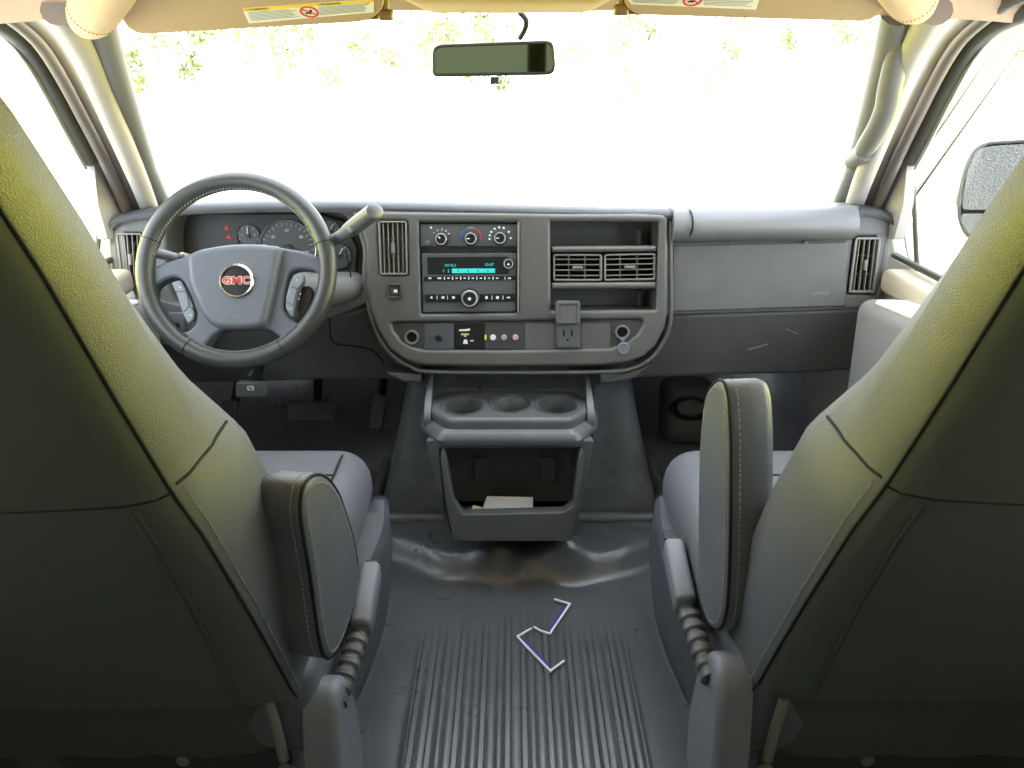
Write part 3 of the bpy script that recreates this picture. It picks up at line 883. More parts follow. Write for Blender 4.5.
bm = BM(); prism(bm, PD, PD.loop([(670, 312), (846, 306.5), (847, 241), (672, 245)], .004), -.01, .004, .004, 3); obj('airbag_panel', bm, M_dash, dash)
t_px('airbag_lettering', 'AIRBAG', PD.off(.004), 820, 293.5, .0075, M_grayp, dash, sx=1.0)
for px in (730, 803):
    bm = BM(); rbox(bm, PD.pt(PD.hit(px, 242), .012), (.008, .01, .005), .001, 1); obj('roll_clip', bm, M_dash, dash)
P3 = PG.off(-.002)
for a, b in (((748, 350), (768, 344)), ((786, 329), (798, 334))):
    bm = BM(); bar(bm, P3, P3.hit(*a), P3.hit(*b), .0009, -.001, .0004, 0); obj('scuff_mark', bm, M_grayp, dash)

# --- driver side lower panels
PK = Plane(PD.pt(PD.hit(260, 320), -.015), (0, -1, -.25))
kn_px = [(150, 312), (250, 315), (345, 313), (368, 306), (374, 330), (388, 352), (408, 367), (424, 372), (424, 381), (350, 380), (250, 383), (186, 384), (166, 362), (148, 335)]
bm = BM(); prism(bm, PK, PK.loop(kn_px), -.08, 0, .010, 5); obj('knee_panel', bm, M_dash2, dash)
bm = BM(); tube(bm, catmull([PK.pt(PK.hit(*p), .001) for p in [(330, 318), (331, 338), (338, 344), (356, 346), (372, 350), (384, 362)]], 4), .0016, 6); obj('panel_joint', bm, M_seam, dash)
# lower left corner panel with light switch
bm = BM(); prism(bm, PD, PD.loop([(121, 292), (166, 300), (200, 310), (204, 343), (160, 346), (142, 340), (128, 318)], .006), -.03, .006, .005); lp = obj('lower_corner_panel', bm, M_dash, dash)
knob(PD.off(.006), 155, 324.5, .016, .012, dash, m=M_base2, ring=M_base2, ang=None, name='headlight_knob')
bm = BM(); prism(bm, PD, PD.rect(170.5, 312, 187, 331, .003), .004, .011, .002); obj('brake_controller', bm, M_base, dash)
c = PD.hit(178.5, 325); bm = BM(); lathe(bm, PD.pt(c, .011), PD.N, [(.0075, 0), (.0075, .008), (.006, .010), (0, .010)], 18); obj('controller_knob', bm, M_black, dash)
bm = BM(); rbox(bm, PD.pt(PD.hit(127, 303), .02), (.045, .05, .06), .014, 4); obj('corner_handle', bm, M_label, dash)
# brackets under the bezel
for xs_ in ([(384, 374), (420, 375), (421, 384), (402, 384)], [(600, 373), (640, 368), (655, 362), (640, 378), (622, 384), (601, 385)]):
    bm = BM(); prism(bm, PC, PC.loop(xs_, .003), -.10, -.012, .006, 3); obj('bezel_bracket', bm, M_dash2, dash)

# ------------------------------------------------------------------ steering wheel and column controls
WC = atY(237, 270, 1.385)
PW = Plane(WC, (0.03, -math.cos(rad(26)), math.sin(rad(26))))
wheel = thing('steering_wheel', 'grey leather-wrapped steering wheel with three spokes in front of the gauges', 'steering wheel', WC)
bm = BM(); R0 = .1665
tube(bm, [PW.pt((math.cos(a) * R0, math.sin(a) * R0)) for a in [2 * math.pi * i / 96 for i in range(96)]], .0168, 16, closed=True)
rim = obj('rim', bm, M_wheel, wheel)
for lo_, hi_ in ((20, 168), (235, 305)):                  # lacing on the inner side of the rim
    bm = BM()
    for i in range(150):
        a = 2 * math.pi * i / 150
        if not (rad(lo_) < a < rad(hi_)): continue
        p = PW.pt((math.cos(a) * (R0 - .0145), math.sin(a) * (R0 - .0145)), .0085); q = PW.pt((math.cos(a + .025) * (R0 - .0165), math.sin(a + .025) * (R0 - .0165)), .0045)
        tube(bm, [p, q], .0010, 5)
    obj('lacing', bm, M_stitch, rim)
bm = BM()
for a in (rad(17), rad(160), rad(238), rad(300)):
    T = V3((math.cos(a), math.sin(a), 0))
    pts = []
    O = PW.pt((T.x * R0, T.y * R0))
    rdir = (PW.U * T.x + PW.V * T.y)
    tube(bm, [O + (rdir * math.cos(b) + PW.N * math.sin(b)) * .0170 for b in [2 * math.pi * k / 24 for k in range(24)]], .0009, 5, closed=True)
obj('rim_joint', bm, M_seam, rim)
PH = PW.off(-.006)
plate_px = [(150, 268.5), (156, 266.5), (169.5, 262), (190, 256), (212, 249), (240, 245), (268, 246), (300, 251), (318, 257), (327, 264), (330, 296), (322, 318), (306, 332), (297, 345), (285, 349), (262, 357), (237, 360), (212, 357), (190, 348), (180, 340), (165, 328), (152, 300), (148, 284)]
lh = [(155.9, 287.5), (165, 280.5), (175.4, 277.1), (182, 279), (186, 285), (193, 302), (197, 313), (196.9, 324), (191, 330.5), (186.1, 332.5), (175, 332), (161.7, 318), (154.9, 298.6)]
rhh = [(289.6, 273.2), (298.4, 269.3), (316, 271), (320, 277), (320, 292.7), (314, 312.3), (304.3, 324), (298, 324), (291, 319), (284.8, 312.3), (284.8, 296.6)]
bh = [(214.5, 335.7), (224.2, 330.5), (247, 329.5), (271, 330), (283, 339.5), (281, 345), (266, 352), (247.7, 356), (226, 355), (211, 351), (206, 346)]
bm = BM(); prism(bm, PH, PH.loop(plate_px), -.022, .006, .006, 3, holes=[PH.loop(lh, .006, 2), PH.loop(rhh, .006, 2), PH.loop(bh, .005, 2)])
hub = obj('spokes', bm, M_hub, wheel)
cov_px = [(190.5, 258), (199, 253), (208.6, 250.3), (234, 246.4), (259.4, 246), (284.5, 248.5), (283, 262), (276, 295), (270.5, 320), (268.5, 326), (262, 329), (245, 331), (222, 330), (214, 326), (204.7, 314.2), (192.5, 283)]
bm = BM(); prism(bm, PH, PH.loop(cov_px, .012, 4), 0, .024, .012, 6); cov = obj('airbag_cover', bm, M_hub, wheel)
PE = PH.off(.024)
c = PE.hit(237, 281); bm = BM(); lathe(bm, PE.pt(c), PE.N, [(.0312, -.006), (.0312, .003), (.0295, .0045), (.0272, .004), (.0272, .001)], 40, False, False); obj('emblem_ring', bm, M_chrome, cov)
bm = BM(); lathe(bm, PE.pt(c), PE.N, [(.0275, .0005), (.0275, .0012), (0, .0030)], 40, False, False); obj('emblem_disc', bm, M_black, cov)
text('emblem_letters', 'GMC', PE, c, .0135, M_red, cov, .0036, ex=.0006, sx=1.22, off=.0004)
text('emblem_outline', 'GMC', PE, c, .0135, M_label, cov, .0030, ex=.0006, sx=1.22, off=.0013)
t_px('cover_lettering', 'AIRBAG', PE, 233, 315.5, .0036, M_grayp, cov, d=.0002)
# switch pods
def pod(pts, splits, name):
    PP = PH.off(.004)
    bm = BM(); prism(bm, PP, PP.loop(pts, .004, 3), -.006, .006, .003, 3); o = obj(name, bm, M_btn, wheel)
    P4 = PP.off(.0062); bm = BM()
    for a, b in splits: bar(bm, P4, P4.hit(*a), P4.hit(*b), .0011, -.001, .0003, 0)
    obj('button_gap', bm, M_seam, o)
    return o
pod([(172.5, 283), (181, 280.5), (186, 288), (192, 301), (196, 314), (195, 320), (189, 324.5), (184.5, 316), (179, 298)], [((175, 292), (187, 291)), ((187, 291), (189, 306)), ((189, 306), (195.5, 311)), ((189, 306), (184, 312))], 'button_pod')
pod([(297, 274.5), (304.5, 275), (305, 283), (299, 291), (295, 309), (294, 317.5), (290.5, 315), (286, 308), (287, 296), (291, 282)], [((291.5, 287), (297.5, 288.5)), ((297.5, 288.5), (304, 281.5)), ((297.5, 288.5), (293, 306)), ((287, 302), (293, 306))], 'button_pod')
PP = PH.off(.0102); bm = BM()
for a in ((180, 287), (192, 306), (190.5, 315), (297, 280), (300.5, 294), (299, 299), (290, 309)):
    c = PP.hit(*a); prism(bm, PP, [(c[0] - .0018, c[1] - .0006), (c[0] + .0018, c[1] - .0006), (c[0] + .0018, c[1] + .0006), (c[0] - .0018, c[1] + .0006)], 0, .0004, 0)
obj_each('button_mark', bm, M_white, wheel)
bm = BM(); prism(bm, PH, PH.loop([(301, 286), (309, 285), (313.5, 294), (309, 309), (300, 318), (297, 309)], .004), -.022, -.004, .003); obj('cruise_switch', bm, M_black, wheel)

# column shroud (with wheel? no: it stays still when the wheel turns)
col = thing('steering_column', 'grey steering column shroud behind the wheel', 'steering column', WC + V3((0, .12, -.05)))
bm = BM(); A = WC - PW.N * .035
Z = V3((0, 1, -.18)).normalized(); rings = []
for t, hw, hh, dz in ((0, .052, .045, -.004), (.02, .066, .060, -.006), (.08, .072, .066, -.010), (.18, .075, .070, -.016)):
    ring = []
    for k in range(28):
        a = 2 * math.pi * k / 28; ca, sa = math.cos(a), math.sin(a)
        ring.append(A + Z * t + V3((math.copysign(abs(ca) ** .6, ca) * hw, 0, math.copysign(abs(sa) ** .6, sa) * hh + dz - .040)))
    rings.append(ring)
loft(bm, rings, True, True, True)
obj('shroud', bm, M_dash, col, ang=50)
# side housing of the column, right, from the shift lever down
bm = BM()
tube(bm, catmull([WC + V3((.05, .13, -.075)), WC + V3((.11, .16, -.085)), WC + V3((.185, .20, -.085))], 6), [.044, .043, .042, .041, .040, .039, .038, .037, .036, .034, .032, .030, .026], 16)
obj('column_housing', bm, M_dash, col)

sh_ = thing('shift_lever', 'blue-grey column shift lever sticking up right of the steering wheel', 'gear lever', atY(337, 236, 1.45))
bm = BM(); a = atY(330, 243, 1.47); b = atY(347, 232, 1.40); c3 = atY(375, 211, 1.33)
tube(bm, catmull([a, a + (b - a) * .7, b], 4), .011, 12); obj('lever_shaft', bm, M_base2, sh_)
bm = BM(); T = (c3 - b).normalized()
pts = [a + (b - a) * .55] + [b + (c3 - b) * t for t in (-.05, .1, .35, .6, .8, .95, 1.0, 1.04)]
tube(bm, pts, [.009, .0135, .0165, .0175, .0175, .0175, .0175, .0165, .009], 18, flat=.8); obj('lever_grip', bm, M_hub, sh_)
bm = BM(); k = b + (c3 - b) * .33; rbox(bm, k + V3((.001, -.013, .001)), (.030, .008, .011), .003, 3, rot=Matrix.Rotation(rad(-37), 3, 'Y')); obj('tow_button', bm, M_btn, sh_)
bm = BM(); tube(bm, [b + (c3 - b) * .22 + V3((-.004, -.0145, .010)), b + (c3 - b) * .22 + V3((.006, -.0145, -.012))], .0014, 6); obj('grip_joint', bm, M_seam, sh_)
bm = BM(); tube(bm, [atY(346, 250, 1.47), atY(351, 277, 1.50)], .0016, 6); obj('shift_cable', bm, M_cord, sh_)

st = thing('turn_signal_stalk', 'black ridged stalk left of the steering wheel hub', 'stalk', atY(172, 262, 1.45))
bm = BM(); a = atY(215, 268, 1.47); b = atY(176, 257.5, 1.42); c3 = atY(152, 252, 1.40)
tube(bm, [a, a + (b - a) * .5, b], .009, 12); obj('stalk_arm', bm, M_dark, st)
bm = BM(); tube(bm, [b + (c3 - b) * t for t in (-.1, 0, .5, 1.0, 1.1)], [.006, .0115, .013, .0125, .006], 14, flat=.7); obj('stalk_grip', bm, M_base2, st)
for t in (.12, .28, .44):
    bm = BM(); p = b + (a - b) * t; d = (a - b).normalized(); tube(bm, [p, p + d * .008], .0135, 14); obj('twist_ring', bm, M_silver if t > .4 else M_base2, st)
# hazard / key lump on the column top
#@@END
#@@CABIN
# ------------------------------------------------------------------ pedals
def pedal(name, label, cat, pts_px, Y, tilt, ribs, arm_to, mark=False, m=M_pedal, thick=.014):
    cx = sum(p[0] for p in pts_px) / len(pts_px); cy = sum(p[1] for p in pts_px) / len(pts_px)
    O = atY(cx, cy, Y); P = Plane(O, (0, -math.cos(rad(tilt)), math.sin(rad(tilt))))
    t = thing(name, label, cat, O)
    L = P.loop(pts_px, .008)
    bm = BM(); prism(bm, P, L, -thick, 0, .004, 3); obj('pedal_pad', bm, m, t)
    if ribs:
        us = [p[0] for p in L]; vs = [p[1] for p in L]; bm = BM()
        for k in range(ribs):
            v = min(vs) + (max(vs) - min(vs)) * (k + 1) / (ribs + 1)
            bar(bm, P, (min(us) + .008, v), (max(us) - .008, v), .004, -.001, .002)
        obj('pedal_rib', bm, m, t)
    if arm_to is not None:
        bm = BM(); tube(bm, catmull([O - P.N * .008, O - P.N * .05 + V3((0, .02, .03)), V3(arm_to)], 5), .011, 8); obj('pedal_arm', bm, M_black, t)
    return t, P
pedal('brake_pedal', 'wide ribbed brake pedal in the middle of the driver footwell', 'pedal', [(287, 421), (335, 421), (337, 401), (286, 401)], 1.72, 30, 4, (-.50, 1.95, .52))
pedal('accelerator_pedal', 'tall narrow accelerator pedal beside the engine cover', 'pedal', [(368, 429), (382, 429), (387, 398), (373, 392)], 1.74, 20, 0, (-.32, 2.0, .50))
pedal('parking_brake_pedal', 'small square parking brake pedal at the far left of the footwell', 'pedal', [(219, 418), (234, 418), (237, 401), (222, 400)], 1.66, 25, 3, (-.66, 1.9, .55))
t, P = pedal('brake_release_handle', 'dark parking brake release handle with white symbol under the dashboard', 'handle', [(235, 398), (265, 398), (266, 383), (235, 382)], 1.50, 10, 0, atY(250.5, 377, 1.56), m=M_dash2, thick=.02)
bm = BM(); Q = P.off(.0006); c = Q.hit(250.5, 388)
arc(bm, Q, c, .0048, 0, 360, .0012, 18); arc(bm, Q, c, .0068, 130, 230, .0011, 6); arc(bm, Q, c, .0068, -50, 50, .0011, 6)
obj('brake_symbol', bm, M_white, t); text('brake_symbol_letter', 'P', Q, c, .0050, M_white, t, .0002)

# ------------------------------------------------------------------ engine cover between the footwells
ec = thing('engine_cover', 'black engine cover flaring out behind the centre console', 'engine cover', (.02, 1.72, .03))
bm = BM(); rings = []
for z, hw, yb, rr in ((.035, .345, 1.585, .10), (.07, .338, 1.59, .10), (.16, .315, 1.60, .10), (.28, .285, 1.605, .09), (.38, .262, 1.61, .08), (.455, .245, 1.615, .08)):
    L = fillet([(.018 - hw, yb), (.018 + hw, yb), (.018 + hw, 2.1), (.018 - hw, 2.1)], [rr, rr, 0.002, 0.002], 8)
    rings.append([(x, y + .035 * (1 - min(1, abs(x - .018) / hw)) * 1.4, z) for x, y in L])
loft(bm, rings, True, False, True); obj('cover_shell', bm, M_engine, ec, ang=60)
bm = BM(); L = fillet([(.018 - .362, 1.568), (.018 + .362, 1.568), (.018 + .362, 2.08), (.018 - .362, 2.08)], [.10, .10, .002, .002], 8)
L = [(x, y + .05 * (1 - min(1, abs(x - .018) / .36))) for x, y in L]
tube(bm, [V3((x, y, .047)) for x, y in L], .014, 10, closed=True); obj('cover_flange', bm, M_engine, ec)

# ------------------------------------------------------------------ centre console with cup holders and open bin
con = thing('center_console', 'grey centre console with three cup holders and an open front bin', 'console', (0, 1.48, .12))
PFc = Plane((0, 1.41, .22), (0, -1, .1))
c_out = [(424, 440), (424, 414), (444, 437), (575, 437.5), (595, 412), (595, 430), (591, 455), (583, 497), (573, 537), (571, 539), (453, 539), (450, 536), (438, 497), (428, 460)]
front = PFc.loop([(426, 440), (594, 440), (590, 462), (583, 497), (573, 538), (451, 538), (438, 497), (430, 462)], .006)
b_hole = PFc.loop([(447, 534), (576, 534), (578, 500), (582, 448), (440, 448), (444, 500)], .004)
bm = BM(); prism(bm, PFc, front, -.022, 0, .004, 4, holes=[b_hole], back=False)
obj('console_front', bm, M_console, con)
# shell: sides and back
bm = BM(); rings = []
fl = [PFc.pt(p, -.006) for p in PFc.loop([(426, 441), (438, 497), (451, 538)])]; fr = [PFc.pt(p, -.006) for p in PFc.loop([(594, 441), (583, 497), (573, 538)])]
for side in (fl, fr):
    rings = [[V3(p) for p in side], [V3((p.x, 1.64, p.z)) for p in side]]
    loft(bm, rings, closed=False)
loft(bm, [[fl[2], fr[2]], [V3((fl[2].x, 1.64, fl[2].z)), V3((fr[2].x, 1.64, fr[2].z))]], closed=False)
bmesh.ops.solidify(bm, geom=bm.faces[:], thickness=.004)
obj('console_shell', bm, M_console, con)
# bin lining
bm = BM(); recess(bm, PFc, b_hole, -.010, -.15, .003); bin_ = obj('bin_lining', bm, M_console_in, con)
P4 = PFc.off(-.14)
for px in ((474, 490), (540, 556)):
    bm = BM(); prism(bm, P4, P4.loop([(px[0], 480), (px[1], 480), (px[1], 456), (px[0], 456)], .003), -.004, .006, .003); obj('bin_boss', bm, M_console_in, bin_)
# scoop-shaped bin front
bm = BM(); PB_ = PFc.off(.012)
scoop = PB_.loop([(463, 512.5), (563, 510), (573, 503), (579, 453), (582, 448), (584, 456), (578, 505), (571, 536), (569, 538.5), (456, 538.5), (453, 535), (447, 505), (441, 456), (442.5, 448), (445.5, 453), (454, 500)], .003, 2)
prism(bm, PB_, scoop, -.016, .012, .0022, 3); obj('bin_front', bm, M_console, con)
# top: deck with the cups and a raised dished back
DZ = .385
PTp = Plane((0, 1.5, DZ), (0, 0, 1), up=(0, 1, 0)); PTp.U = V3((1, 0, 0)); PTp.V = V3((0, 1, 0))
dk = fillet([(-.130, 1.428), (.118, 1.428), (.163, 1.478), (.172, 1.60), (-.186, 1.60), (-.176, 1.478)], [.012, .012, .02, .01, .01, .02], 5)
dk = [(x, y - 1.5) for x, y in dk]
cups = [PTp.hit(463.5, 405.6), PTp.hit(511, 403.6), PTp.hit(557.5, 405)]
circ = lambda c, r, n=36: [(c[0] + math.cos(2 * math.pi * i / n) * r, c[1] + math.sin(2 * math.pi * i / n) * r) for i in range(n)]
holes = [circ(cups[0], .0425), circ(cups[1], .043), circ(cups[2], .0435)]
bm = BM(); prism(bm, PTp, dk, -.052, 0, .010, 4, holes=holes, back=False); deck = obj('cup_holder_deck', bm, M_console, con)
for c, r in zip(cups, (.0425, .043, .0435)):
    bm = BM(); lathe(bm, PTp.pt(c), (0, 0, 1), [(r + .004, -.002), (r + .003, .0025), (r, .001), (r - .002, -.02), (r - .005, -.058), (r - .012, -.062), (0, -.062)], 36, False, False)
    obj('cup_holder', bm, M_console, con)
bm = BM(); c = cups[1]; lathe(bm, PTp.pt(c), (0, 0, 1), [(.041, -.003), (.033, -.022), (.031, -.05)], 36, False, False); obj('cup_insert', bm, M_base2, deck)
# stepped band under the deck
bm = BM(); rings = []
for z, g in ((.363, .002), (.358, .008), (.353, .0165), (.345, .020), (.335, .0175), (.327, .004)):
    L = fillet([(-.132 - g, 1.428 - g), (.120 + g, 1.428 - g), (.166 + g, 1.48), (.174 + g, 1.62), (-.188 - g, 1.62), (-.178 - g, 1.48)], [.012, .012, .02, .01, .01, .02], 5)
    rings.append([(x, y, z) for x, y in L])
loft(bm, rings, True, False, True); obj('console_band', bm, M_console, con)
# dished backrest of the tray up to the dash underside
bm = BM(); rings = []
for z, y, hw, d in ((.386, 1.545, .150, 0), (.392, 1.558, .150, .0), (.42, 1.575, .150, .008), (.47, 1.59, .155, .01)):
    ring = []
    for i in range(17):
        u = -1 + 2 * i / 16
        xx = u * .182 - .006
        yy = y + .02 - (.085 * max(0, (abs(u) - .72) / .28) ** 1.6)
        ring.append((xx, yy, z))
    rings.append(ring)
loft(bm, rings, closed=False); bmesh.ops.solidify(bm, geom=bm.faces[:], thickness=.004); tr = obj('tray_back', bm, M_console, con, ang=70)
for sx_ in (-1, 1):
    PS_ = Plane((-.006 + sx_ * .178, 1.5, .4), (sx_, 0, 0)); bm = BM()
    L = fillet([((V3((0, y, z)) - V3((0, 1.5, .4))).dot(PS_.U), (V3((0, y, z)) - V3((0, 1.5, .4))).dot(PS_.V)) for y, z in ((1.465, .325), (1.462, .372), (1.50, .398), (1.545, .44), (1.575, .475), (1.62, .475), (1.62, .325))], .015, 4)
    prism(bm, PS_, L, -.012, .004, .004, 3); obj('tray_side', bm, M_console, con)
bm = BM(); p = atY(481, 385.5, 1.555); 
for i in range(9): 
    q = p + V3((random.uniform(-.005, .005), -.002 + random.uniform(-.001, .001), random.uniform(-.008, .008))); rbox(bm, q, (.004, .002, .003), .0006, 1)
obj('tray_clip', bm, M_black, con)

# papers in the bin
PPb = Plane(PFc.pt(PFc.hit(508, 511), -.03), (0, -.25, 1), up=(0, 1, .25))
def sheet(name, label, corners, m, dz, cat='paper'):
    P = Plane(PPb.O, PPb.N); P.U = V3((1, 0, 0)); P.V = P.N.cross(P.U)
    L = [P.hit(*p) for p in corners]
    bm = BM(); prism(bm, P, L, dz, dz + .0025, .0006, 1)
    return tag(obj(name, bm, m), label, cat)
sheet('paper_slip', 'pale grey folded paper lying in the console bin', [(482, 512), (533, 512), (533, 499), (487, 498)], M_paper, .004)
sheet('paper_slip', 'small cream paper scrap in the left corner of the console bin', [(471, 512.5), (484, 512.5), (482, 508), (473, 506)], M_cream, .001)

# ------------------------------------------------------------------ strips lying on the ribbed floor
def strip(label, pts_px, side):
    Z = .0052
    pts = [atZ(px, py, Z) for px, py in pts_px]
    o = thing('edge_strip', label, 'strip', (pts[1] + pts[2]) / 2)
    P = Plane((0, 0, Z), (0, 0, 1)); P.U = V3((1, 0, 0)); P.V = V3((0, 1, 0))
    q = [(p.x, p.y) for p in pts]
    bm = BM()
    n = len(q)
    # mitred ribbon
    L1 = []; L2 = []
    w = .0022
    for i in range(n):
        a = V3((*q[max(i - 1, 0)], 0)); b = V3((*q[i], 0)); c = V3((*q[min(i + 1, n - 1)], 0))
        d1 = (b - a).normalized() if i else (c - b).normalized(); d2 = (c - b).normalized() if i < n - 1 else d1
        n1 = V3((-d1.y, d1.x, 0)); n2 = V3((-d2.y, d2.x, 0)); m = (n1 + n2).normalized(); k = w / max(.5, m.dot(n1))
        L1.append((b + m * k)[:2]); L2.append((b - m * k)[:2])
    prism(bm, P, L1 + L2[::-1], 0, .004, .0008, 1); obj('white_edge', bm, M_stripw, o)
    bm = BM(); a = V3((*q[1], 0)); b = V3((*q[2], 0)); d = (b - a).normalized(); nn = V3((-d.y, d.x, 0)) * side
    s0 = a + d * .004 + nn * w; s1 = b - d * .004 + nn * w
    L = [s0[:2], s1[:2], (s1 + nn * .006 - d * .003)[:2], (s0 + nn * .006 + d * .003)[:2]]
    prism(bm, P, L, .0003, .0018, .0004, 1); obj('blue_face', bm, M_stripb, o)
strip('white and blue bent strip on the floor, the one nearer the console', [(554, 600), (570, 604.7), (549.9, 634.5), (540, 631.5), (533.6, 627.6)], -1)
strip('white and blue bent strip on the floor, the longer one farther from the console', [(531.7, 629.3), (517.2, 637.5), (550.4, 672), (564.5, 661.5)], 1)

# black heater duct on the passenger floor
dct = thing('floor_duct', 'black moulded duct outlet on the passenger floor beside the engine cover', 'duct', atZ(684, 430, .04))
bm = BM(); c = atY(686, 410, 1.78); rbox(bm, c, (.13, .10, .17), .03, 4, rot=Matrix.Rotation(rad(-20), 3, 'X')); obj('duct_body', bm, M_dark, dct)
bm = BM(); lathe(bm, c + V3((.0, -.052, .03)), (0, -1, .35), [(.05, -.02), (.05, .006), (.043, .012), (.036, .004), (.034, -.01), (0, -.012)], 26, squash=.6); obj('duct_mouth', bm, M_black, dct)

# ------------------------------------------------------------------ seats
CX = .018; RECL = rad(20)
AX = V3((0, -math.sin(RECL), math.cos(RECL))); DP = V3((0, math.cos(RECL), math.sin(RECL)))
def interp(tab, s):
    if s <= tab[0][0]: return tab[0][1]
    for (a, u), (b, v) in zip(tab, tab[1:]):
        if s <= b:
            t = (s - a) / (b - a); return u + (v - u) * t
    return tab[-1][1]
IN_R = [(-.02, .287), (0, .292), (.10, .297), (.21, .304), (.33, .314), (.40, .325), (.52, .335), (.64, .343), (.74, .356), (.80, .375), (.84, .41)]
IN_F = [(-.02, .285), (0, .285), (.21, .292), (.33, .306), (.42, .345), (.52, .362), (.60, .373), (.70, .384), (.78, .40), (.84, .43)]
TH = [(-.02, .165), (.33, .16), (.45, .145), (.60, .13), (.70, .115), (.80, .10), (.84, .06)]
SC_ = .532
def seat(s, label, YB):
    X = lambda x: CX + s * x
    O = V3((CX, YB, .33))
    root = thing('driver_seat' if s < 0 else 'passenger_seat', label, 'seat', (X(SC_), 1.0, .03))
    def P3(x, d, h): return V3((X(x), O.y, O.z)) + AX * h + DP * d
    bm = BM(); rings = []
    N = 40
    for k in range(N + 1):
        h = -.02 + .86 * k / N
        wr = SC_ - interp(IN_R, h); wf = SC_ - interp(IN_F, h); th = interp(TH, h)
        half = [(0, -.010), (.35 * wr, -.009), (.7 * wr, -.006), (.90 * wr, -.001), (.97 * wr, .003), (wr, .012), (wr + .006, .030), (max(wr, wf) + .008, .5 * th), (wf + .003, .82 * th), (wf * .96, .95 * th), (wf * .85, .99 * th), (.6 * wf, .93 * th), (.3 * wf, .90 * th), (0, .89 * th)]
        if k == 0 or k == N:
            half = [(x * .93, .02 + (d - .02) * .85) for x, d in half]
        ring = [P3(SC_ - x, d, h) for x, d in half] + [P3(SC_ + x, d, h) for x, d in half[-2:0:-1]]
        rings.append(ring)
    loft(bm, rings, True, True, True)
    br = obj('backrest', bm, M_seat, root, ang=60)
    # dark rear panel set into the back, inside the seam
    bm = BM(); rings = []
    for k in range(31):
        h = .0 + .80 * k / 30; wr = SC_ - interp(IN_R, h)
        xs_ = [-.985, -.94, -.8, -.4, 0, .4, .8, .94, .985]; ds = [.004, -.004, -.010, -.0135, -.0145, -.0135, -.010, -.004, .004]
        rings.append([P3(SC_ - x * wr, d, h) for x, d in zip(xs_, ds)])
    loft(bm, rings, closed=False); obj('rear_panel', bm, M_seatb, br, ang=70)
    # seams
    bm = BM()
    for sd in (1, -1):
        pts = []
        for k in range(41):
            h = -.01 + .80 * k / 40; wr = SC_ - interp(IN_R, h); pts.append(P3(SC_ - sd * (wr * .992), .0055, h))
        tube(bm, pts, .0017, 6)
    wr = SC_ - interp(IN_R, .40)
    DT = [(0, -.0145), (.4, -.0135), (.8, -.010), (.94, -.004), (1.0, .0055)]
    tube(bm, [P3(SC_ - wr * u, interp(DT, abs(u)), .40 - .006 * (1 - u * u)) for u in [-1 + i / 20 for i in range(41)]], .0013, 6)
    for sd in (1, -1):
        pts = []
        for h, fr in ((.402, 0), (.398, .15), (.392, .35), (.385, .55), (.376, .75), (.366, 1.0)):
            w_ = SC_ - interp(IN_R, h); f_ = SC_ - interp(IN_F, h); t_ = interp(TH, h)
            ds_ = [.012, .030, .5 * t_, .82 * t_]; xs2 = [w_, w_ + .006, max(w_, f_) + .008, f_ + .003]
            d_ = .013 + (.82 * t_ - .013) * fr
            pts.append(P3(SC_ - sd * (interp(list(zip(ds_, xs2)), d_) + .0004), d_, h))
        tube(bm, catmull(pts, 4), .0017, 6)
    obj('seam', bm, M_seam, br)
    for sd in (1, -1):
        bm = BM()
        for o_ in (0, .03):
            pts = [(interp([(0, .74), (.2, .80), (.39, .84)], h), h) for h in [.02 + .37 * i / 14 for i in range(15)]]
            tube(bm, [P3(SC_ - sd * (u - o_) * (SC_ - interp(IN_R, h)), interp(DT, u - o_) - .0012, h) for u, h in pts], .0010, 6)
        obj('crease', bm, M_seatb, br)
    # stitches beside the main seam
    for sd in (1, -1):
        bm = BM()
        for k in range(100):
            h = -.005 + .40 * k / 100; wr = SC_ - interp(IN_R, h)
            p = P3(SC_ - sd * (wr + .0032), .0165, h); tube(bm, [p, p + AX * .0024], .0008, 5)
        obj('stitching', bm, M_stitch, br)
    # cushion
    bm = BM(); rbox(bm, (X(.515 + (.008 if s < 0 else 0)), 1.045, .362), (.525 - (.016 if s < 0 else 0), .41, .135), .058, 6); cu = obj('cushion', bm, M_seat, root, ang=80)
    bm = BM()
    zt = .4295
    tube(bm, catmull([(X(.315), .90, zt), (X(.315), 1.10, zt), (X(.315), 1.18, zt), (X(.32), 1.232, zt - .022), (X(.325), 1.250, zt - .06)], 5), .0024, 6)
    tube(bm, catmull([(X(.730), .90, zt), (X(.730), 1.10, zt), (X(.730), 1.18, zt), (X(.725), 1.232, zt - .022)], 5), .0024, 6)
    tube(bm, [(X(.315), 1.12, zt), (X(.73), 1.12, zt)], .002, 6)
    obj('seam', bm, M_seam, cu)
    # vinyl wrap round the rear of the seat pan, felt flap hanging behind
    bm = BM(); rbox(bm, (X(.525), .835, .275), (.50, .16, .15), .030, 5); obj('seat_pan_wrap', bm, M_seat, root, ang=80)
    bm = BM(); rings = []
    for z, y in ((.335, .752), (.33, .746), (.30, .748), (.26, .752), (.215, .748), (.208, .753)):
        rings.append([(X(.325 + .42 * i / 12), y + .004 * math.sin(i * 1.7) + (.012 if i in (0, 12) else 0), z) for i in range(13)])
    loft(bm, rings, closed=False); bmesh.ops.solidify(bm, geom=bm.faces[:], thickness=.003)
    obj('rear_flap', bm, M_flap, root, ang=70)
    bm = BM(); tube(bm, catmull([(X(.328), .742, .322), (X(.322), .741, .27), (X(.320), .743, .215)], 4), .007, 8); obj('flap_edge', bm, mat('felt_binding' + ('' if s < 0 else '_b'), (118, 116, 108), .95, .1, bump=(500, .5)), root)
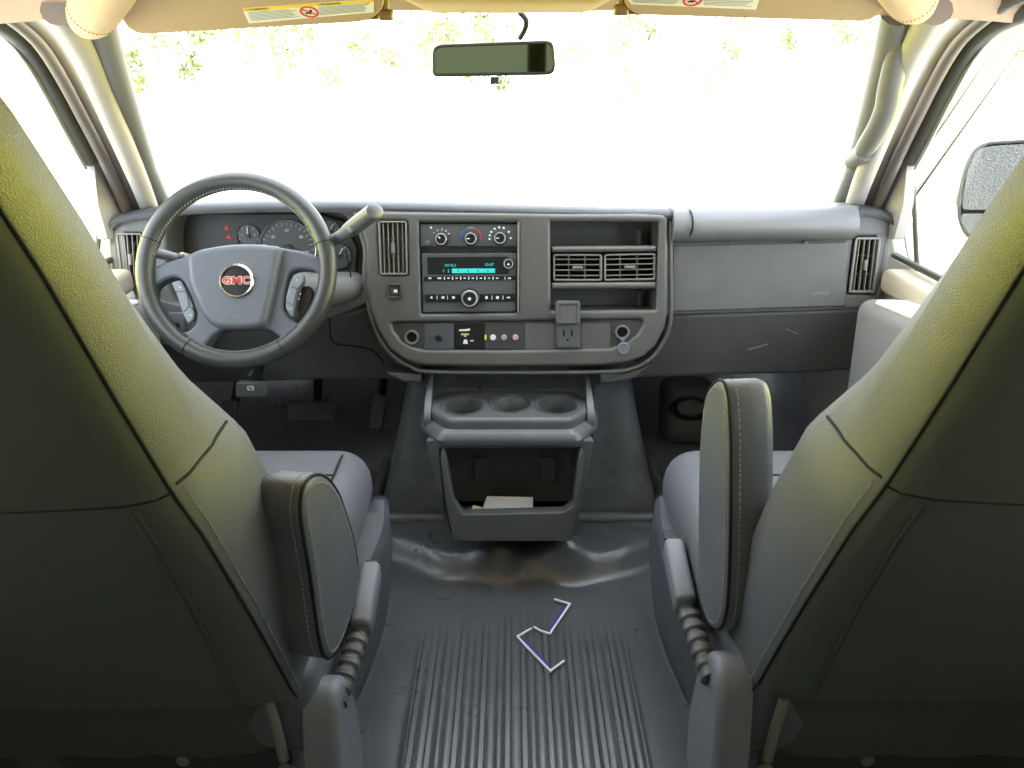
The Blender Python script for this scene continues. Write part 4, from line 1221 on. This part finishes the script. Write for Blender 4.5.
    # base: plastic side skirt, pedestal, recliner cover, bolts
    bm = BM(); rbox(bm, (X(.56), 1.02, .115), (.44, .40, .21), .01, 2); obj('pedestal', bm, M_dark, root)
    bm = BM(); rings = []
    for z, x, y0, y1 in ((.012, .292, .92, 1.36), (.06, .284, .90, 1.36), (.14, .272, .88, 1.33), (.22, .262, .87, 1.27), (.28, .254, .86, 1.225), (.315, .250, .86, 1.20), (.33, .256, .86, 1.19), (.332, .30, .86, 1.18)):
        rings.append([(X(x - .020 + .05 * (1 - t) ** 2.5 + .012 * t ** 6), y0 + (y1 - y0) * t, z + .018 * sstep(.80, 1, t)) for t in [i / 16 for i in range(17)]])
    loft(bm, rings, closed=False); bmesh.ops.solidify(bm, geom=bm.faces[:], thickness=.004); obj('side_skirt', bm, M_base, root, ang=60)
    bm = BM(); PX = Plane((X(.246), .8, .3), (-s, 0, 0))
    q = (lambda x: x) if s > 0 else (lambda x: 1042 - x)
    DZc = -.055 if s < 0 else -.012
    yz = [(.83, .335), (.795, .358), (.772, .356), (.752, .335), (.735, .26), (.725, .15), (.73, .09), (.80, .075), (.86, .10), (.875, .17), (.862, .26)]
    L = fillet([((V3((X(.246), y, z + DZc)) - PX.O).dot(PX.U), (V3((X(.246), y, z + DZc)) - PX.O).dot(PX.V)) for y, z in yz], .02, 4)
    prism(bm, PX, L, -.045, 0, .014, 5); obj('recliner_cover', bm, M_base, root, ang=60)
    bm = BM(); lathe(bm, (X(.315), .735, .205), (0, -1, 0), [(.011, 0), (.011, .008), (.006, .010), (.006, .02), (0, .02)], 12); obj('bolt', bm, M_silver, root); bm = BM(); lathe(bm, (X(.46), .76, .20), (0, -1, 0), [(.009, 0), (.009, .008), (0, .01)], 12); obj('bolt', bm, M_silver, root)
    return root, X
seat_l, XL = seat(-1, 'grey vinyl driver seat with dark back, behind the steering wheel', .735)
seat_r, XR = seat(1, 'grey vinyl passenger seat with dark back, facing the glove panel', .747)
def belt(root, X, s):
    # buckle stalk: corrugated boot rising from the recliner cover, buckle on top
    a = V3((X(.262), .80, .335)); b = V3((X(.250), .865, .335)); c = V3((X(.240), .93, .372)); d = V3((X(.232), 1.0, .425))
    dz = -.055 if s < 0 else -.012
    ox = .012 if s < 0 else .005
    a = V3((X(.246 + ox), .795, .315 + dz)); c = V3((X(.230 + ox), .900, .345 + dz)); d = V3((X(.226 + ox), 1.01, .375 + dz))
    bm = BM(); pts = []; rr = []
    n = 30
    for i in range(n + 1):
        t = i / n; pts.append(a + (c - a) * t); rr.append(.0128 + .0035 * (1 if (i % 5) < 3 else 0))
    tube(bm, pts, rr, 16); bk = obj('belt_boot', bm, M_base2, root)
    D = (d - c).normalized()
    bm = BM(); rbox(bm, (c + d) / 2 + V3((0, .0, .004)), (.030, (d - c).length, .042), .008, 3, rot=Matrix.Rotation(math.atan2(D.z, D.y), 3, 'X')); o = obj('belt_buckle', bm, M_base, root)
    bm = BM(); rbox(bm, d + D * .002 + V3((0, 0, .004)), (.022, .004, .030), .001, 2, rot=Matrix.Rotation(math.atan2(D.z, D.y), 3, 'X')); obj('buckle_slot', bm, M_black, o)
belt(seat_l, XL, -1); belt(seat_r, XR, 1)
def armrest(root, P, px, thick, r):
    L = P.loop(px, .02, 5)
    # smooth the outline
    for _ in range(2):
        n = len(L); L = [((L[i - 1][0] + 2 * L[i][0] + L[(i + 1) % n][0]) / 4, (L[i - 1][1] + 2 * L[i][1] + L[(i + 1) % n][1]) / 4) for i in range(n)]
    if area2(L) < 0: L = L[::-1]
    bm = BM(); m = len(L)
    prof = [(r * .9, -thick), (r * .3, -thick + r * .3), (0, -thick + r)] + [(0, -thick * .5)] + [(0, -.010), (.0012, -.0045), (.005, -.001), (.012, 0)]
    rings = [[P.pt(p, d) for p in (inset(L, i) if i else L)] for i, d in prof]
    loft(bm, rings, True, True, True)
    o = obj('armrest', bm, M_seat, root, ang=60)
    bm = BM(); tube(bm, [P.pt(p, -.0042) for p in inset(L, .0008)], .0022, 6, closed=True); obj('piping', bm, M_seam, o)
    for ins, d in ((.0095, .0), (-.0002, -.0155)):
        bm = BM(); Q = [P.pt(p, d) for p in (inset(L, ins) if ins > 0 else L)]
        acc = 0
        for a, b in zip(Q, Q[1:] + Q[:1]):
            l = (b - a).length; nst = max(1, int(l / .0052))
            for k in range(nst):
                p = a + (b - a) * (k / nst); q = a + (b - a) * ((k + .58) / nst); tube(bm, [p, q], .0009, 5)
        obj('stitching', bm, M_stitch, o)
PAr = Plane((.267, .88, .5), (-1, -.10, 0))
armrest(seat_r, PAr, [(697, 520), (698, 450), (702, 402), (707, 387), (715, 379), (721, 380), (726, 395), (728, 440), (728, 500), (727, 560), (725, 605), (721, 626), (714, 632), (706, 624), (700, 600), (697, 565)], .064, .014)
PAl = Plane((-.228, .715, .5), (math.cos(rad(11)), -math.sin(rad(11)), 0))
armrest(seat_l, PAl, [(303, 515), (304, 494), (309, 480), (319, 473), (330, 476), (342, 492), (354, 530), (361, 566), (360, 590), (350, 625), (340, 651), (331, 662), (325, 655), (320, 630), (314, 580), (307, 540)], .066, .020)

# ------------------------------------------------------------------ sun visors, overhead trim, mirrors
def visor(root_label, px, lab, circ_px, clip_px, Y0, s):
    O = atY((px[0][0] + px[1][0]) / 2, (px[0][1] + px[1][1]) / 2, Y0)
    P = Plane(O, (0, -.50, -.87))
    t = thing('sun_visor', root_label, 'sun visor', O)
    bm = BM(); L = P.loop(px, .02, 5); prism(bm, P, L, -.014, .004, .007, 4); prism(bm, P, L, -.024, -.013, .008, 4); obj('visor_panel', bm, M_visor, t)
    PL_ = P.off(.0045)
    q = [PL_.hit(*p) for p in lab]
    bm = BM(); prism(bm, PL_, q, -.0005, .0004, 0); lb = obj('warning_label', bm, M_label, t)
    PM = PL_.off(.0005)
    TL, TR, BR, BL = q
    bm = BM(); prism(bm, PM, [lerp2(TL, BL, .0), lerp2(TR, BR, 0), lerp2(TR, BR, .2), lerp2(TL, BL, .2)], 0, .0003, 0); obj('label_header', bm, M_yellowp, t)
    def at(u, v): return lerp2(lerp2(TL, TR, u), lerp2(BL, BR, u), v)
    hgt = (V3((*TL, 0)) - V3((*BL, 0))).length
    ang = math.atan2(TR[1] - TL[1], TR[0] - TL[0])
    PT = Plane(PM.O, PM.N); PT.U = PM.U * math.cos(ang) + PM.V * math.sin(ang); PT.V = PT.N.cross(PT.U)
    def lt(s_, u, v, h, m):
        p = PM.pt(at(u, v)) - PT.O; return text('label_text', s_, PT, (p.dot(PT.U), p.dot(PT.V)), h, m, t, .0004, 'LEFT', .0001)
    lt('! WARNING', .03, .1, hgt * .12, M_black, ); lt('! WARNING', .58, .1, hgt * .12, M_black)
    bm = BM()
    for (u0, u1) in ((.03, .42), (.58, .97)):
        for k in range(7):
            v = .28 + .09 * k; e = u1 - random.uniform(0, .08)
            bar(bm, PM, at(u0, v), at(e, v), hgt * .028, 0, .0003, 0)
    obj('label_lines', bm, M_grayp, t)
    c = at(.5, .55); bm = BM(); r_ = hgt * .33
    arc(bm, PM, c, r_, 0, 360, hgt * .07, 24); bar(bm, PM, (c[0] - r_ * .7, c[1] + r_ * .5), (c[0] + r_ * .7, c[1] - r_ * .5), hgt * .05, 0, .0006, 0); obj('prohibition_sign', bm, M_redp, t)
    bm = BM()
    bar(bm, PM, (c[0] - r_ * .5, c[1] - r_ * .3), (c[0] + r_ * .1, c[1] - r_ * .1), hgt * .09, 0, .0005, 0); bar(bm, PM, (c[0], c[1] - r_ * .4), (c[0] + r_ * .3, c[1] + r_ * .4), hgt * .09, 0, .0005, 0); obj('sign_figure', bm, M_seam, t)
    # clip at the inner end
    k = atY(clip_px[0], clip_px[1], Y0 - .01)
    bm = BM(); rbox(bm, k, (.022, .02, .015), .004, 3); tube(bm, [k + V3((0, 0, .0)), k + V3((s * .03, 0, -.002))], .005, 8); tube(bm, [k, k + V3((0, -.01, .05))], .006, 8); obj('visor_clip', bm, M_brass, t)
visor('beige sun visor with warning label above the steering wheel', [(137, 34), (366, 21), (382, 12), (390, -24), (108, -30), (122, 22)], [(242, 8.3), (374, -1), (374, 12), (249, 23.2)], None, (386, 15), 1.27, -1)
visor('beige sun visor with cropped warning label above the passenger side', [(634, 14), (866, 21), (884, 12), (893, -26), (622, -26), (624, 5)], [(619, -9), (762, -9), (756, 9.4), (632, 4)], None, (621, 10), 1.27, 1)
bm = BM(); rbox(bm, (-.005, 1.10, 1.185), (.29, .28, .115), .045, 6); struct(obj('trim_6', bm, M_beige, ang=80))

mir = thing('rearview_mirror', 'dark framed rear-view mirror hanging at the top of the windshield', 'mirror', atY(494, 40, 1.42))
PM_ = Plane(atY(494, 60, 1.38), (-.02, -1, -.025))
L = PM_.loop([(434, 77), (552, 75), (556, 68), (554, 44), (549, 40), (438, 44), (432, 49), (432, 72)], .012, 5)
bm = BM(); rings = [[PM_.pt(p, d) for p in (inset(L if area2(L) > 0 else L[::-1], i) if i else (L if area2(L) > 0 else L[::-1]))] for i, d in ((.022, -.035), (.008, -.028), (.001, -.012), (0, 0), (.0012, .0025), (.004, .003), (.0055, .0005))]
loft(bm, rings, True, True, False); obj('mirror_housing', bm, M_mirrorh, mir)
bm = BM(); prism(bm, PM_, inset(L if area2(L) > 0 else L[::-1], .005), -.004, .0012, .0004, 1); obj('mirror_glass', bm, M_mirror, mir)
bm = BM(); prism(bm, PM_, PM_.rect(490, 77, 499, 84, .002), -.012, .003, .002); obj('dimming_tab', bm, M_mirrorh, mir)
bm = BM(); c = PM_.pt(PM_.hit(500, 46), -.03); tube(bm, catmull([c, c + V3((0, .03, .03)), c + V3((0, .05, .05))], 4), .009, 10); lathe(bm, c + V3((0, .055, .045)), (0, -1, .6), [(.02, -.004), (.02, .004), (.012, .008), (0, .008)], 18); obj('mirror_stem', bm, M_silver, mir)
bm = BM(); tube(bm, catmull([atY(519, 12, 1.36), atY(526, 20, 1.37), atY(525, 29, 1.38), atY(520, 38, 1.40)], 6), .0045, 8); obj('mirror_cable', bm, M_cord, mir)

gh = thing('grab_handle', 'grey moulded grab handle on the passenger windshield pillar', 'handle', atY(885, 110, 1.44))
bm = BM(); path = [atY(903, 34, 1.33), atY(896, 62, 1.36), atY(890, 88, 1.38), atY(887, 106, 1.39), atY(881, 122, 1.41), atY(872, 138, 1.45), atY(860, 156, 1.54)]
tube(bm, catmull(path, 6), [.014, .016, .018, .020] + [.0195] * 29 + [.018, .016, .012, .008], 14, flat=.8); obj('handle_grip', bm, M_pillar2, gh)
bm = BM(); tube(bm, [atY(866, 150, 1.50), atY(853, 160, 1.60)], .018, 12); obj('handle_foot', bm, M_pillar2, gh)

sm = thing('side_mirror', 'black framed door mirror with frosted glass outside the passenger window', 'mirror', atX(985, 250, 1.03))
PSM = Plane(atX(990, 190, 1.06), (-.35, -1, 0))
L = PSM.loop([(958, 222), (957, 200), (963, 170), (972, 150), (985, 142), (1035, 139), (1050, 148), (1050, 246), (985, 246), (965, 238)], .02, 5)
L = L if area2(L) > 0 else L[::-1]
bm = BM(); rings = [[PSM.pt(p, d) for p in (inset(L, i) if i else L)] for i, d in ((.05, -.10), (.02, -.08), (.002, -.03), (0, 0), (.003, .004), (.006, .002), (.006, -.004))]
loft(bm, rings, True, True, False); obj('mirror_housing', bm, M_black, sm)
bm = BM(); prism(bm, PSM, PSM.loop([(961.5, 210), (967, 170), (976, 150), (988, 146), (1033, 143), (1046, 150), (1046, 210)], .012), -.006, -.001, .001, 1); obj('mirror_glass', bm, M_mirror2, sm)
bm = BM(); prism(bm, PSM, PSM.loop([(961, 214), (1046, 214), (1046, 242), (986, 242), (968, 235), (961, 222)], .01), -.006, -.001, .001, 1); obj('wide_angle_glass', bm, M_mirror2, sm)
bm = BM(); tube(bm, [PSM.pt(PSM.hit(985, 195), -.06), V3((.89, 1.86, .72))], .02, 10); obj('mirror_arm', bm, M_white, sm)

#@@OUTSIDE
# ------------------------------------------------------------------ bushes and trees beyond the pavement
def bush(label, loc, size, n, leaf=.10, seed=0, trunk=1.2):
    rnd = random.Random(seed)
    t = thing('bushy_tree', label, 'tree', loc, None)
    bm = BM()
    blobs = [(V3((rnd.uniform(-1, 1) * size[0], rnd.uniform(-1, 1) * size[1], rnd.uniform(.42, 1) * size[2])), rnd.uniform(.2, .5)) for _ in range(max(8, n // 60))]
    for i in range(n):
        c, r = rnd.choice(blobs)
        v = V3((rnd.gauss(0, 1), rnd.gauss(0, 1), rnd.gauss(0, 1))).normalized() * r * rnd.uniform(.3, 1)
        p = V3(loc) + c + v
        a = V3((rnd.gauss(0, 1), rnd.gauss(0, 1), rnd.gauss(0, 1))).normalized(); b = a.cross(V3((rnd.gauss(0, 1), rnd.gauss(0, 1), rnd.gauss(0, 1)))).normalized()
        l = leaf * rnd.uniform(.6, 1.2)
        vs = [bm.verts.new(p + q) for q in (-a * l, b * l * .45, a * l, -b * l * .45)]
        bm.faces.new(vs)
    obj('foliage', bm, M_leaf, t, smooth=False, recalc=False)
    bm = BM(); L0 = V3(loc)
    for k in range(3):
        c, r = rnd.choice(blobs); tube(bm, catmull([L0 + V3((k * .1 - .1, 0, 0)), L0 + V3((c.x * .4, c.y * .4, c.z * .5)), L0 + c], 4), [.03 * (1 - i / 9) + .008 for i in range(9)], 7)
    obj('stem', bm, M_bark, t)
BUSHES = [
    ('sunlit green bush outside the windshield above the steering wheel', (-5.2, 14, -.72), (2.0, 1.0, 3.0), 1500, 1),
    ('pale green bush outside the windshield to the left of the rear-view mirror', (-1.4, 15.4, -.72), (1.3, 1.0, 2.9), 1100, 2),
    ('thin green bush outside the windshield just right of the rear-view mirror', (1.9, 17, -.72), (1.3, 1.0, 2.9), 500, 3),
    ('sparse green bush outside the windshield above the passenger panel', (5.0, 16, -.72), (2.0, 1.0, 3.0), 420, 4),
    ('bright green tree seen through the driver side window', (-8.6, 9.5, -.72), (1.4, 1.3, 3.1), 1500, 5),
    ('bright green tree seen through the passenger window above the door mirror', (7.0, 10.6, -.72), (1.1, 1.2, 3.0), 900, 6)]
for lb, loc, size, n, sd in BUSHES: bush(lb, loc, size, n, .075, sd)

# ------------------------------------------------------------------ daylight
w = bpy.data.worlds.new('World'); SC.world = w; w.use_nodes = True
nt = w.node_tree; nt.nodes.clear()
N = nt.nodes.new; lk = nt.links.new
out = N('ShaderNodeOutputWorld'); bg = N('ShaderNodeBackground'); tc = N('ShaderNodeTexCoord'); sx = N('ShaderNodeSeparateXYZ')
lk(tc.outputs['Generated'], sx.inputs[0])
# bright haze all round; sunlit yellow-green foliage to either side, cooler sky behind
ab = N('ShaderNodeMath'); ab.operation = 'ABSOLUTE'; lk(sx.outputs['X'], ab.inputs[0])
m1 = N('ShaderNodeMapRange'); m1.interpolation_type = 'SMOOTHSTEP'; m1.inputs[1].default_value = .5; m1.inputs[2].default_value = .75; lk(ab.outputs[0], m1.inputs[0])
mixA = N('ShaderNodeMix'); mixA.data_type = 'RGBA'; lk(m1.outputs[0], mixA.inputs[0])
mixA.inputs[6].default_value = (6.2, 6.6, 7.3, 1)
mixA.inputs[7].default_value = (24.0, 22.0, 1.3, 1)
mz = N('ShaderNodeMapRange'); mz.interpolation_type = 'SMOOTHSTEP'; mz.inputs[1].default_value = .06; mz.inputs[2].default_value = .22; mz.inputs[3].default_value = 1; mz.inputs[4].default_value = 0; lk(sx.outputs['Z'], mz.inputs[0])
mm = N('ShaderNodeMath'); mm.operation = 'MULTIPLY'; lk(m1.outputs[0], mm.inputs[0]); lk(mz.outputs[0], mm.inputs[1]); lk(mm.outputs[0], mixA.inputs[0])
m2 = N('ShaderNodeMapRange'); m2.interpolation_type = 'SMOOTHSTEP'; m2.inputs[1].default_value = .1; m2.inputs[2].default_value = -.5; lk(sx.outputs['Y'], m2.inputs[0])
mixB = N('ShaderNodeMix'); mixB.data_type = 'RGBA'; lk(m2.outputs[0], mixB.inputs[0]); lk(mixA.outputs[2], mixB.inputs[6])
mixB.inputs[7].default_value = (6.0, 6.6, 7.4, 1)
lk(mixB.outputs[2], bg.inputs[0]); bg.inputs[1].default_value = 1.0; lk(bg.outputs[0], out.inputs[0])

sd_ = bpy.data.lights.new('sun', 'SUN'); so = bpy.data.objects.new('sun', sd_); COL.objects.link(so)
sd_.energy = 9; sd_.angle = rad(2); sd_.color = (1, .96, .88)
so.location = (-3, -2, 6); so.rotation_euler = V3((.15, .70, -.63)).to_track_quat('-Z', 'Y').to_euler()

# ------------------------------------------------------------------ camera, view
cd = bpy.data.cameras.new('camera'); co = bpy.data.objects.new('camera', cd); COL.objects.link(co)
co.location = CAM; co.rotation_euler = (math.pi / 2 - PITCH, 0, 0)
cd.sensor_width = 36; cd.sensor_fit = 'HORIZONTAL'; cd.lens = FPX / 1024 * 36; cd.clip_start = .01; cd.clip_end = 300
SC.camera = co
vs = SC.view_settings; vs.view_transform = 'Standard'; vs.look = 'None'; vs.gamma = 1; vs.use_curve_mapping = False
vs.exposure = 0.0
